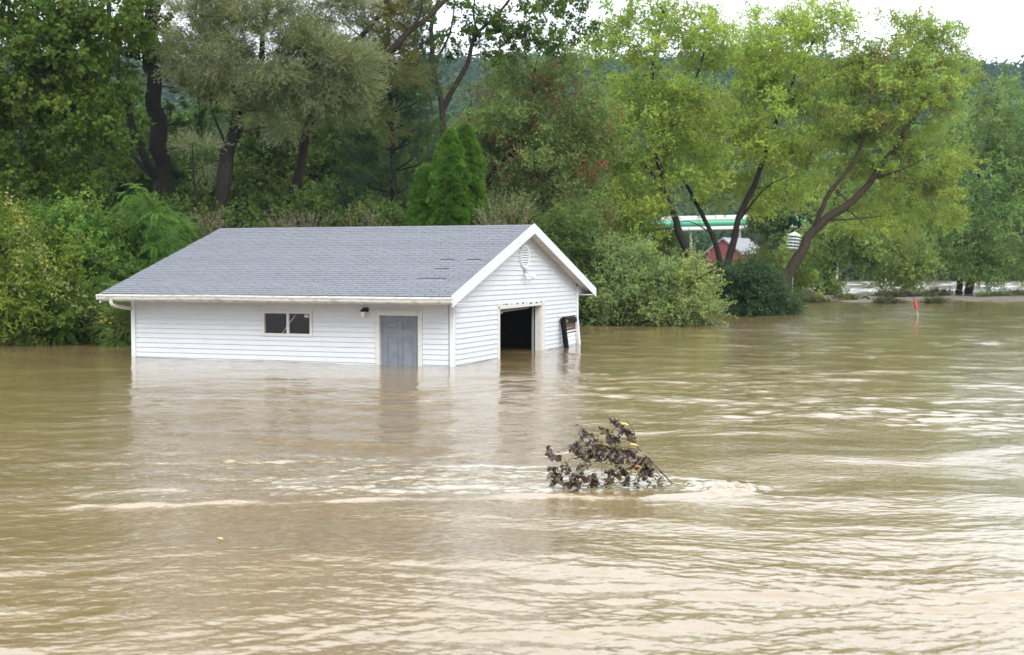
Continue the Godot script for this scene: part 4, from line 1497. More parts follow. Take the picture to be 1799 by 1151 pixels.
	grow("yellow_green_tree", "tall yellow green tree with open top left of the leaning box elder", "tree", rgt, 1008,
		[[[Vector3(7.897, 0.205, -57), Vector3(7.638, 2.405, -57), Vector3(6.994, 3.868, -57), Vector3(6.498, 5.327, -57), Vector3(6.097, 7.509, -57), Vector3(6.034, 10.407, -57), Vector3(6.434, 12.811, -57)], 0.22, 0.05],
		[[Vector3(6.498, 5.327, -57), Vector3(5.417, 6.825, -57.5), Vector3(4.549, 9.021, -57.5)], 0.08, 0.03], [[Vector3(6.147, 7.267, -57), Vector3(7.481, 9.138, -56.5), Vector3(8.189, 11.287, -56.5)], 0.08, 0.03], [[Vector3(7.093, 3.625, -57), Vector3(6.074, 3.492, -56.6), Vector3(5.21, 2.884, -56.4)], 0.04, 0.015]],
		[[Vector3(6.081, 10.648, -57), Vector3(2.4, 2.0, 2.2), 36, 0.5], [Vector3(5.608, 7.993, -57), Vector3(2.5, 1.7, 2.2), 42, 0.5], [Vector3(7.959, 11.781, -56.6), Vector3(2.0, 1.3, 1.8), 22, 0.45], [Vector3(4.533, 11.193, -57.4), Vector3(1.2, 1.2, 1.3), 13, 0.45], [Vector3(7.277, 6.294, -58.6), Vector3(2.2, 1.3, 1.6), 26, 0.48], [Vector3(5.831, 3.71, -56.6), Vector3(1.1, 0.65, 1.0), 11, 0.42], [Vector3(4.164, 7.772, -57.2), Vector3(1.2, 1.8, 1.4), 18, 0.45], [Vector3(4.891, 4.841, -57), Vector3(1.5, 1.2, 1.5), 20, 0.45], [Vector3(5.827, 13.051, -57), Vector3(1.7, 0.9, 1.5), 14, 0.4], [Vector3(7.725, 8.659, -56.5), Vector3(1.4, 1.6, 1.4), 22, 0.45]],
		{leaf = "elder", n = 18, size = 1.12, col = Color(0.29, 0.385, 0.072), vary = 0.24, bark = "bark_dark", flat = 0.5})
	grow("twin_trunk_tree", "bright green tree on two slim dark trunks spreading from one foot", "tree", rgt, 1009,
		[[[Vector3(9.601, 0.11, -60), Vector3(9.433, 1.913, -60), Vector3(8.906, 3.71, -60), Vector3(8.126, 5.119, -60), Vector3(7.605, 6.269, -60), Vector3(7.443, 7.799, -60)], 0.17, 0.05],
		[[Vector3(9.653, 0.11, -60), Vector3(9.69, 1.913, -60), Vector3(10.19, 3.838, -60), Vector3(10.592, 4.991, -60), Vector3(11.247, 6.397, -60), Vector3(11.544, 7.545, -60), Vector3(12.095, 8.945, -60), Vector3(12.752, 10.567, -59.8), Vector3(13.5, 12.082, -59.8)], 0.20, 0.05], [[Vector3(12.095, 8.945, -60), Vector3(13.223, 10.034, -59.6), Vector3(14.639, 10.66, -59.4)], 0.08, 0.02], [[Vector3(10.291, 4.095, -60), Vector3(11.32, 5.467, -59.4), Vector3(12.248, 5.947, -59)], 0.07, 0.02], [[Vector3(9.01, 3.454, -60), Vector3(8.053, 3.953, -59.6), Vector3(7.366, 3.89, -59.2)], 0.04, 0.015]],
		[[Vector3(11.332, 8.393, -59.6), Vector3(2.2, 2.0, 2.0), 44, 0.5], [Vector3(9.947, 7.395, -61.2), Vector3(1.9, 1.5, 1.6), 28, 0.5], [Vector3(12.49, 11.325, -59.8), Vector3(2.3, 1.7, 2.0), 36, 0.5], [Vector3(13.793, 12.874, -60), Vector3(1.8, 1.0, 1.6), 17, 0.45], [Vector3(12.137, 5.333, -61.6), Vector3(1.8, 1.0, 1.4), 18, 0.45], [Vector3(9.176, 5.572, -61.2), Vector3(1.2, 0.7, 1.0), 8, 0.4], [Vector3(10.752, 10.342, -60), Vector3(1.4, 1.4, 1.4), 16, 0.45], [Vector3(11.371, 12.622, -60), Vector3(1.2, 1.0, 1.2), 9, 0.4]],
		{leaf = "elder", n = 18, size = 1.12, col = Color(0.31, 0.405, 0.072), vary = 0.22, bark = "bark_dark", flat = 0.5})
	grow("leaning_box_elder", "big box elder whose dark trunk leans right beside the bird house", "tree", rgt, 1010,
		[[[Vector3(11.924, -0.199, -60), Vector3(12.376, 1.012, -60), Vector3(12.878, 2.298, -60), Vector3(13.382, 3.325, -60), Vector3(14.145, 4.043, -60), Vector3(15.419, 4.94, -60), Vector3(16.305, 5.962, -60), Vector3(17.059, 7.162, -60), Vector3(17.938, 8.436, -60), Vector3(18.938, 10.088, -60)], 0.30, 0.06],
		[[Vector3(13.686, 3.71, -60), Vector3(14.167, 5.098, -59.6), Vector3(15.119, 6.479, -59.4), Vector3(15.735, 7.994, -59.4), Vector3(16.017, 10.034, -59.6)], 0.13, 0.03], [[Vector3(16.305, 5.962, -60), Vector3(17.252, 6.219, -59.3), Vector3(18.667, 6.951, -59)], 0.07, 0.02], [[Vector3(14.145, 4.043, -60), Vector3(15.172, 4.06, -59), Vector3(16.295, 4.167, -58.5)], 0.06, 0.02]],
		[[Vector3(14.753, 9.53, -59.6), Vector3(2.4, 1.8, 2.0), 44, 0.5], [Vector3(17.292, 9.656, -59.6), Vector3(2.6, 1.7, 2.2), 46, 0.5], [Vector3(19.193, 10.088, -60), Vector3(1.6, 1.6, 1.7), 26, 0.5], [Vector3(16.868, 11.863, -60), Vector3(2.2, 1.1, 1.8), 22, 0.45], [Vector3(14.848, 7.202, -62), Vector3(2.2, 1.4, 1.5), 30, 0.48], [Vector3(18.754, 7.077, -60.5), Vector3(1.8, 1.6, 1.6), 28, 0.48], [Vector3(17.475, 4.553, -61.8), Vector3(2.0, 1.1, 1.4), 20, 0.45], [Vector3(19.548, 12.183, -60.4), Vector3(1.0, 1.0, 1.0), 9, 0.4], [Vector3(19.017, 4.735, -60), Vector3(1.1, 1.2, 1.2), 11, 0.45], [Vector3(16.813, 7.205, -60.5), Vector3(1.6, 1.4, 1.5), 20, 0.45]],
		{leaf = "elder", n = 19, size = 1.12, col = Color(0.27, 0.355, 0.07), col2 = Color(0.22, 0.165, 0.06), share2 = 0.06, fleck = 0.015, vary = 0.24, bark = "bark_brown", flat = 0.5})
	grow("drooping_tree", "tree with black upright trunk and leaves drooping to the fast water", "tree", rgt, 1011,
		[[[Vector3(21.546, -0.138, -90), Vector3(21.635, 2.255, -90), Vector3(21.763, 4.565, -90), Vector3(21.964, 7.254, -90), Vector3(22.313, 10.317, -90)], 0.42, 0.14], [[Vector3(21.699, 3.411, -90), Vector3(23.275, 4.537, -89), Vector3(25.419, 4.522, -88.5)], 0.14, 0.04], [[Vector3(21.708, 2.64, -90), Vector3(19.959, 4.168, -89.5), Vector3(18.7, 4.537, -89)], 0.10, 0.03]],
		[[Vector3(22.14, 3.776, -89), Vector3(3.0, 1.8, 2.4), 40, 0.6], [Vector3(25.06, 3.008, -88.5), Vector3(2.2, 1.9, 2.0), 30, 0.55], [Vector3(26.632, 1.872, -88), Vector3(1.0, 1.5, 1.0), 11, 0.45], [Vector3(19.562, 2.252, -89), Vector3(1.1, 1.7, 1.2), 14, 0.5], [Vector3(22.593, 7.7, -91), Vector3(3.5, 2.5, 3.0), 36, 0.7], [Vector3(20.648, 0.726, -89), Vector3(1.4, 0.6, 1.0), 9, 0.4]],
		{leaf = "elder", n = 16, size = 1.76, col = Color(0.22, 0.305, 0.075), vary = 0.25, droop = 0.6, bark = "bark_dark", flat = 0.55})
	grow("river_tree", "darker green tree on three thin trunks at the right edge", "tree", rgt, 1012,
		[[[Vector3(30.772, -0.084, -91), Vector3(30.489, 3.037, -91), Vector3(30.077, 6.924, -91), Vector3(30.717, 10.796, -91)], 0.20, 0.06], [[Vector3(31.319, -0.084, -91), Vector3(31.386, 3.037, -91), Vector3(31.784, 7.312, -91), Vector3(32.653, 11.182, -91), Vector3(33.189, 13.882, -91)], 0.22, 0.06], [[Vector3(31.514, -0.084, -91), Vector3(32.004, 3.426, -91), Vector3(33.335, 6.486, -90), Vector3(34.609, 8.403, -90)], 0.14, 0.05]],
		[[Vector3(31.758, 7.668, -90.5), Vector3(3.6, 2.8, 3.0), 56, 0.65], [Vector3(34.006, 11.568, -91), Vector3(3.0, 2.8, 2.8), 50, 0.65], [Vector3(29.717, 3.796, -90), Vector3(2.8, 1.6, 2.2), 34, 0.6], [Vector3(33.96, 3.796, -90), Vector3(2.6, 2.0, 2.2), 34, 0.6], [Vector3(36.589, 8.475, -91), Vector3(2.6, 4.0, 2.8), 40, 0.7], [Vector3(32.28, 1.871, -89), Vector3(1.8, 0.9, 1.4), 12, 0.5], [Vector3(29.751, 10.409, -91), Vector3(1.6, 1.6, 1.6), 14, 0.55]],
		{leaf = "elder", n = 15, size = 1.76, col = Color(0.185, 0.28, 0.075), vary = 0.25, droop = 0.4, bark = "bark_dark", flat = 0.55})
	# ---- deeper in the wood
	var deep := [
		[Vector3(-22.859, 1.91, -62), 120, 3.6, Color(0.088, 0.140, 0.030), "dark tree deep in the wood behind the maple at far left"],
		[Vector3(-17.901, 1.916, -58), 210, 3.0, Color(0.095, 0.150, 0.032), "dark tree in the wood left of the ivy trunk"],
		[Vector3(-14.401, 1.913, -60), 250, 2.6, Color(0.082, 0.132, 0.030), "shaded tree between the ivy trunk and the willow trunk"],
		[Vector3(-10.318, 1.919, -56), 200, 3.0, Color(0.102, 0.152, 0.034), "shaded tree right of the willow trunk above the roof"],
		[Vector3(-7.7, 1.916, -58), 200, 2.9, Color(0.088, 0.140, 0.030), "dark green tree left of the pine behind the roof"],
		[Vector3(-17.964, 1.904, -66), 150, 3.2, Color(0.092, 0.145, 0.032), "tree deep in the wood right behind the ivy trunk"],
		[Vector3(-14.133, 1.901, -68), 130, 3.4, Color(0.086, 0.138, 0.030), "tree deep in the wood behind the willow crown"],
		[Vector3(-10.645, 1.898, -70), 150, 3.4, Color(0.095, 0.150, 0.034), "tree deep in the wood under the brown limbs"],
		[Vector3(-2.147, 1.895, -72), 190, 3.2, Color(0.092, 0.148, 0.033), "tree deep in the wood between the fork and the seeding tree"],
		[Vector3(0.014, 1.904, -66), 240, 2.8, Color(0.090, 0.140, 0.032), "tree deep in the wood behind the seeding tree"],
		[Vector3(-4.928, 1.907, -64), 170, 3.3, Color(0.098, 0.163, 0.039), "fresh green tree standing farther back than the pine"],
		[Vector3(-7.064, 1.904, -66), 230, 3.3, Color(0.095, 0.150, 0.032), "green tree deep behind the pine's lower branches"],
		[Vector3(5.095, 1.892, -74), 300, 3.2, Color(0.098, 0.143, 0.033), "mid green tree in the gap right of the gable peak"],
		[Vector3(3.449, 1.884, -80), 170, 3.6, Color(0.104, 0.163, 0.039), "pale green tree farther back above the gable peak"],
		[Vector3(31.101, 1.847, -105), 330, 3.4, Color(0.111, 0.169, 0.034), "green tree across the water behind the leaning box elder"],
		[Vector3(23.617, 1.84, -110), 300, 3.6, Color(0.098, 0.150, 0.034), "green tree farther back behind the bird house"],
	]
	var sd := 1100
	for e in deep:
		var b: Vector3 = e[0]
		var d := -b.z
		b.y = 0.0
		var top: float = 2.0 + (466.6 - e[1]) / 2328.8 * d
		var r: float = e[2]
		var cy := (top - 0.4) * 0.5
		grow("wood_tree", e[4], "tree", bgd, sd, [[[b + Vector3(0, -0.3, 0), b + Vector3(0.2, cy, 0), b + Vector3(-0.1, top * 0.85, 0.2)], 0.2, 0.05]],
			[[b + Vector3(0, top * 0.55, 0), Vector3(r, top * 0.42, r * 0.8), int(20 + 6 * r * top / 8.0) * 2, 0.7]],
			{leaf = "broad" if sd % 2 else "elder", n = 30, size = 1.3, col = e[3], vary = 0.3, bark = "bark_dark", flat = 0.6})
		sd += 1


func make_shrubs() -> void:
	var lb := "bushes on the left bank"
	var ub := "undergrowth behind the garage"
	var rb := "drowned bushes right of the garage"
	var sumac := {leaf = "sumac", n = 9, size = 1.0, col = Color(0.091, 0.176, 0.028), vary = 0.3, bark = "bark_brown", clump = 0.42, lift = 0.7, droop = 0.1, flat = 0.7, leaf_mat = "leaf"}
	shrub("leafy_bush", "yellow green bush with hanging vines at the left edge", lb, 1201, Vector3(-12.662, 0.657, -33.5) * Vector3(1, 0, 1), Vector3(1.5, 1.75, 1.1), 60, sumac.merged({leaf = "elder", n = 17, col = Color(0.150, 0.215, 0.03), size = 0.85, clump = 0.4, col2 = Color(0.21, 0.25, 0.035), share2 = 0.15}, true))
	shrub("leafy_bush", "low dark bush over the water at the left edge", lb, 1202, Vector3(-11.833, 0.04, -34.2) * Vector3(1, 0, 1), Vector3(1.5, 0.85, 0.9), 40, sumac.merged({leaf = "elder", n = 15, col = Color(0.090, 0.140, 0.028), size = 0.85, clump = 0.4}, true))
	shrub("leafy_bush", "mid green loose bush between the vine bush and the garage", lb, 1203, Vector3(-11.554, 0.581, -35.4) * Vector3(1, 0, 1), Vector3(1.5, 1.75, 1.3), 62, sumac.merged({leaf = "elder", n = 20, size = 0.95, col = Color(0.115, 0.20, 0.035)}, true))
	shrub("sumac_bush", "tall fern leaved bush rising at the left end of the roof", lb, 1204, Vector3(-10.137, 0.533, -36.6) * Vector3(1, 0, 1), Vector3(1.6, 1.95, 1.3), 66, sumac.merged({col = Color(0.098, 0.195, 0.034)}, true))
	shrub("sumac_bush", "dark fern leaved bush under the left gutter", lb, 1205, Vector3(-10.657, 0.04, -34.2) * Vector3(1, 0, 1), Vector3(1.1, 0.75, 0.8), 30, sumac.merged({col = Color(0.092, 0.165, 0.030)}, true))
	shrub("sumac_bush", "fern leaved bush peeping over the upper left roof edge", lb, 1206, Vector3(-9.422, 0.456, -38.5) * Vector3(1, 0, 1), Vector3(1.2, 1.75, 1.0), 34, sumac.merged({col = Color(0.111, 0.202, 0.032)}, true))
	shrub("reed_clump", "leaning narrow leaved plants touching the water beside the garage corner", lb, 1207, Vector3(-9.759, 0.024, -33) * Vector3(1, 0, 1), Vector3(0.42, 0.55, 0.4), 16, {leaf = "blade", n = 12, size = 0.75, col = Color(0.143, 0.202, 0.047), clump = 0.25, lift = 0.3, droop = 0.35, stems = 3, stem_r = 0.015, bark = "bark_brown"})
	shrub("leafy_bush", "shaded dense bush beyond the left bank under the maple", lb, 1208, Vector3(-13.505, 1.945, -37.5) * Vector3(1, 0, 1), Vector3(2.4, 1.9, 1.4), 60, sumac.merged({leaf = "broad", n = 22, col = Color(0.085, 0.138, 0.028), clump = 0.55}, true))
	shrub("leafy_bush", "shaded bush at the foot of the ivy trunk", lb, 1209, Vector3(-11.775, 1.94, -41) * Vector3(1, 0, 1), Vector3(2.2, 2.0, 1.3), 56, sumac.merged({leaf = "broad", n = 22, col = Color(0.088, 0.142, 0.030), clump = 0.55}, true))
	# the vine: strings of yellow leaves hanging over the bushes
	make_vines()
	# ---- behind the roof
	var under := {leaf = "broad", n = 22, size = 1.0, col = Color(0.085, 0.138, 0.030), vary = 0.3, clump = 0.55, bark = "bark_dark"}
	var u := [
		[Vector3(-8.924, 1.938, -42.5), Vector3(1.7, 1.75, 1.2), Color(0.082, 0.132, 0.030), "broad", "dark bush above the roof at the foot of the willow"],
		[Vector3(-6.219, 1.936, -44), Vector3(1.7, 2.2, 1.2), Color(0.102, 0.152, 0.034), "elder", "dark green bush above the middle of the roof ridge"],
		[Vector3(-4.51, 1.938, -43), Vector3(1.2, 1.7, 1.0), Color(0.088, 0.140, 0.030), "elder", "bush left of the short arborvitae"],
		[Vector3(-0.372, 1.935, -44.5), Vector3(1.4, 1.8, 1.1), Color(0.095, 0.150, 0.032), "elder", "scrubby bush right of the arborvitae trio"],
		[Vector3(1.168, 1.935, -45), Vector3(1.4, 1.75, 1.1), Color(0.082, 0.132, 0.030), "elder", "green bush behind the gable peak"],
		[Vector3(2.28, 1.341, -46), Vector3(1.0, 1.6, 1.0), Color(0.102, 0.152, 0.034), "elder", "green bush at the right end of the roof"],
		[Vector3(-10.874, 1.938, -43), Vector3(1.3, 1.6, 1.0), Color(0.088, 0.140, 0.030), "broad", "dark bush between the ivy trunk and the roof"],
		[Vector3(-2.528, 1.934, -45.5), Vector3(1.5, 1.9, 1.1), Color(0.095, 0.150, 0.032), "broad", "dark bush directly behind the arborvitae trio"],
		[Vector3(-8.081, 1.933, -46), Vector3(1.8, 2.2, 1.2), Color(0.090, 0.142, 0.031), "broad", "shaded bush behind the dry weeds over the ridge"],
	]
	var sd := 1300
	for e in u:
		var b: Vector3 = e[0]
		b.y = 0.3
		shrub("undergrowth_bush", e[4], ub, sd, b, e[1], 52, under.merged({col = e[2], leaf = e[3], n = 22 if e[3] == "broad" else 30}, true))
		sd += 1
	var dry := {leaf = "dry", n = 6, size = 1.0, col = Color(0.240, 0.200, 0.140), col2 = Color(0.156, 0.156, 0.052), share2 = 0.3, vary = 0.25, clump = 0.3, bark = "twig_pale", lift = 0.9, droop = 0.0, stem_r = 0.015, stems = 6}
	var w := [
		[Vector3(-6.598, 1.942, -40), Vector3(0.9, 1.75, 0.6), "dry pinkish seed weeds above the roof ridge left of centre"],
		[Vector3(-4.397, 1.943, -39.5), Vector3(0.8, 1.45, 0.6), "low dry weeds above the ridge left of the arborvitae"],
		[Vector3(-0.249, 1.942, -40), Vector3(0.7, 1.85, 0.6), "dry weeds above the ridge right of the arborvitae"],
		[Vector3(-9, 1.942, -40), Vector3(0.7, 1.6, 0.6), "dry weeds above the upper left roof corner"],
	]
	for e in w:
		var b: Vector3 = e[0]
		b.y = 0.2
		shrub("dry_weed", e[2], "dry weeds behind the ridge", sd, b, e[1], 40, dry)
		sd += 1
	# ---- right of the garage
	var apple := {leaf = "small", n = 9, size = 1.12, col = Color(0.235, 0.315, 0.11), vary = 0.24, bark = "bark_dark", twig = "bark_grey", clump = 0.36, stems = 5, stem_r = 0.07, lift = 0.35}
	grow("apple_tree", "bushy small leaved tree on several stems just right of the garage", "tree", rb, 1401,
		[[[Vector3(3.531, -0.153, -45), Vector3(3.489, 0.583, -45), Vector3(3.292, 1.742, -45), Vector3(3.385, 2.705, -45)], 0.10, 0.03], [[Vector3(3.569, -0.153, -45), Vector3(3.819, 0.782, -44.8), Vector3(4.219, 1.744, -44.6), Vector3(4.407, 2.508, -44.6)], 0.09, 0.02], [[Vector3(3.453, -0.153, -45), Vector3(3.103, 0.583, -45), Vector3(2.617, 1.549, -45)], 0.06, 0.02], [[Vector3(3.832, 1.838, -45), Vector3(3.796, 1.163, -45), Vector3(3.683, 0.486, -45)], 0.03, 0.02]],
		[[Vector3(3.582, 1.742, -45), Vector3(1.1, 0.85, 1.0), 40, 0.34], [Vector3(3.266, 0.883, -44.6), Vector3(0.95, 0.62, 1.0), 34, 0.32], [Vector3(4.351, 2.32, -45), Vector3(0.55, 0.45, 0.6), 6, 0.28], [Vector3(4.816, 1.551, -44.8), Vector3(0.8, 0.6, 0.8), 18, 0.32], [Vector3(3.085, 2.362, -45.4), Vector3(0.45, 0.5, 0.5), 5, 0.28], [Vector3(2.597, 0.404, -44.6), Vector3(0.35, 0.4, 0.5), 8, 0.25]],
		apple)
	var fallen := grow("fallen_tree", "fallen small leaved tree trailing yellowing leaves in the water", "tree", rb, 1402,
		[[[Vector3(4.313, -0.177, -45.5), Vector3(4.876, 0.262, -45.3), Vector3(5.614, 0.873, -45), Vector3(6.287, 1.356, -45)], 0.11, 0.04], [[Vector3(5.034, 0.969, -45), Vector3(4.201, 1.745, -44.4), Vector3(3.628, 1.221, -43.9)], 0.035, 0.018], [[Vector3(5.421, 0.776, -45), Vector3(6.363, 1.652, -44.2), Vector3(7.275, 2.125, -44)], 0.032, 0.015], [[Vector3(4.287, 1.556, -44.3), Vector3(4.909, 1.315, -43.9), Vector3(5.544, 1.149, -43.7)], 0.032, 0.015], [[Vector3(6.042, 0.979, -44.6), Vector3(6.174, 1.557, -44.2), Vector3(6.086, 2.125, -44)], 0.025, 0.01]],
		[[Vector3(5.335, 0.691, -44.6), Vector3(1.1, 0.6, 1.0), 40, 0.3], [Vector3(6.152, 0.506, -44.4), Vector3(0.62, 0.46, 0.8), 22, 0.28], [Vector3(5.61, 1.549, -45), Vector3(1.0, 0.55, 0.9), 24, 0.32], [Vector3(6.386, 1.066, -45), Vector3(0.4, 0.4, 0.5), 7, 0.26], [Vector3(4.823, 0.204, -44.8), Vector3(0.5, 0.25, 0.5), 9, 0.25]],
		apple.merged({col = Color(0.26, 0.325, 0.11), col2 = Color(0.36, 0.34, 0.07), share2 = 0.05, fleck = 0.03, bark = "bark_dark", twig = "twig_pale"}, true))
	rng.seed = 9
	for k in 22:
		var p := Vector3(6.178, 0.988, -44.2) + Vector3(rng.randf_range(-1.2, 0.9), rng.randf_range(-0.7, 0.8), rng.randf_range(-0.3, 0.3))
		var s := Shape.new()
		s.lathe([[0.0, -0.032], [0.022, -0.028], [0.036, 0.0], [0.03, 0.026], [0.0, 0.03]], 8)
		part(s, "fruit", M["apple"], fallen, Transform3D(Basis(), p - fallen.position))
	shrub("dark_bush", "dense dark blue green bush at the foot of the leaning trunk", rb, 1403, Vector3(9.62, 0.131, -53.5) * Vector3(1, 0, 1), Vector3(1.02, 0.93, 0.9), 56, {leaf = "small", n = 26, size = 1.15, col = Color(0.052, 0.091, 0.032), vary = 0.25, bark = "bark_dark", clump = 0.4, leaf_mat = "leaf_shiny"})
	shrub("dark_bush", "low bluish bush trailing in the water right of the leaning trunk's foot", rb, 1404, Vector3(11.002, -0.11, -55) * Vector3(1, 0, 1), Vector3(0.65, 0.35, 0.6), 20, {leaf = "small", n = 22, size = 1.1, col = Color(0.058, 0.098, 0.032), vary = 0.25, bark = "bark_dark", clump = 0.3, leaf_mat = "leaf_shiny"})
	shrub("flooded_bush", "mid green bush behind the dark bush and fallen tree", rb, 1405, Vector3(12.052, 0.557, -63) * Vector3(1, 0, 1), Vector3(1.5, 1.2, 1.2), 44, {leaf = "elder", n = 18, size = 1.1, col = Color(0.124, 0.163, 0.026), vary = 0.25, bark = "bark_dark", clump = 0.45})
	shrub("flooded_bush", "green bush behind the apple tree under the green band", rb, 1406, Vector3(6.137, 0.58, -62) * Vector3(1, 0, 1), Vector3(2.2, 1.9, 1.4), 60, {leaf = "elder", n = 18, size = 1.1, col = Color(0.091, 0.137, 0.024), vary = 0.25, bark = "bark_dark", clump = 0.5})
	shrub("flooded_bush", "green bush below the red shed", rb, 1407, Vector3(10.235, 0.397, -70) * Vector3(1, 0, 1), Vector3(1.7, 0.95, 1.2), 40, {leaf = "elder", n = 18, size = 1.1, col = Color(0.111, 0.163, 0.026), vary = 0.25, bark = "bark_dark", clump = 0.45})
	# ---- far bank on the right
	var far := {leaf = "broad", n = 14, size = 2.4, col = Color(0.039, 0.058, 0.017), vary = 0.3, clump = 1.1, bark = "bark_dark", stem_r = 0.1}
	var fb := [
		[Vector3(59.743, 0.115, -188), Vector3(3.5, 2.4, 2.0), Color(0.082, 0.132, 0.030), "far bank bush left of the thin trunks"],
		[Vector3(65.444, 0.125, -187), Vector3(4.5, 2.8, 2.0), Color(0.102, 0.152, 0.034), "far bank bush behind the thin trunks"],
		[Vector3(71.441, 0.115, -188), Vector3(4.0, 2.6, 2.0), Color(0.088, 0.140, 0.030), "far bank bush at the right edge"],
		[Vector3(52.224, 0.095, -190), Vector3(4.0, 2.2, 2.0), Color(0.111, 0.150, 0.058), "pale far bank bush behind the drooping tree"],
		[Vector3(47.007, 0.075, -192), Vector3(4.0, 2.0, 2.0), Color(0.095, 0.150, 0.032), "far bank bush left of the drooping tree's trunk"],
		[Vector3(76.685, 0.115, -188), Vector3(5.0, 3.4, 2.0), Color(0.082, 0.132, 0.030), "far bank bush running out of the right edge"],
	]
	for e in fb:
		var b: Vector3 = e[0]
		b.y = 0.0
		shrub("bank_bush", e[3], "bushes on the far bank", sd, b, e[1], 46, far.merged({col = e[2]}, true))
		sd += 1


func make_vines() -> void:
	rng.seed = 31
	var strings := [
		[[Vector3(-12.256, 3.674, -32.2), Vector3(-11.78, 3.049, -32), Vector3(-11.798, 2.227, -31.9), Vector3(-11.828, 1.269, -31.9)], "yellowing vine hanging straight down the left edge bush", 60],
		[[Vector3(-11.85, 2.912, -32), Vector3(-11.24, 2.362, -31.8), Vector3(-10.971, 1.749, -31.9), Vector3(-10.566, 1.328, -32.4), Vector3(-9.949, 0.701, -32.4)], "yellow leaved vine slanting down to the garage corner", 60],
		[[Vector3(-11.445, 2.362, -31.8), Vector3(-10.98, 1.548, -31.6), Vector3(-10.816, 1.201, -31.9), Vector3(-10.368, 0.917, -32.2)], "thin yellow spotted vine below the slanting one", 36],
	]
	var leafs := []
	for k in 2:
		var s := Shape.new()
		var n := Vector3(0, 0, 1)
		for a in [-0.9, 0.0, 0.9]:
			s.leaf(Vector3.ZERO, Vector3(sin(a), cos(a), 0), n, 0.06 - 0.015 * absf(a), 0.034, 0.12 * (k + 1))
		leafs.append(s.mesh())
	for m in [["vine_yellow", lin(0.26, 0.19, 0.006)], ["vine_lime", lin(0.13, 0.16, 0.012)], ["vine_green", lin(0.07, 0.11, 0.012)]]:
		var q := plain(m[0], m[1], 0.7, 0.2)
		q.backlight_enabled = true
		q.backlight = lin(0.5, 0.5, 0.5)
	for e in strings:
		var base: Vector3 = e[0][0]
		var o := thing("hanging_vine", e[1], "vine", base, "vines on the left bushes")
		var line := along_curve(e[0], 0.08)
		for k in line.size():
			line[k] += rand_dir() * 0.02 - base
		var s := Shape.new()
		s.tube(line, range(line.size()).map(func(_k): return 0.007), 4)
		part(s, "stem", M["stem_green"], o)
		for k in e[2]:
			var p: Vector3 = line[rng.randi() % line.size()] + rand_dir() * Vector3(0.14, 0.12, 0.14)
			var b := oriented(Vector3(rng.randfn() * 0.5, -0.8, 0.4), rng.randf() * TAU, rng.randf_range(0.7, 1.3))
			part(leafs[k % 2], "leaf", M[["vine_yellow", "vine_lime", "vine_green", "vine_lime"][rng.randi() % 4]], o, Transform3D(b, p))


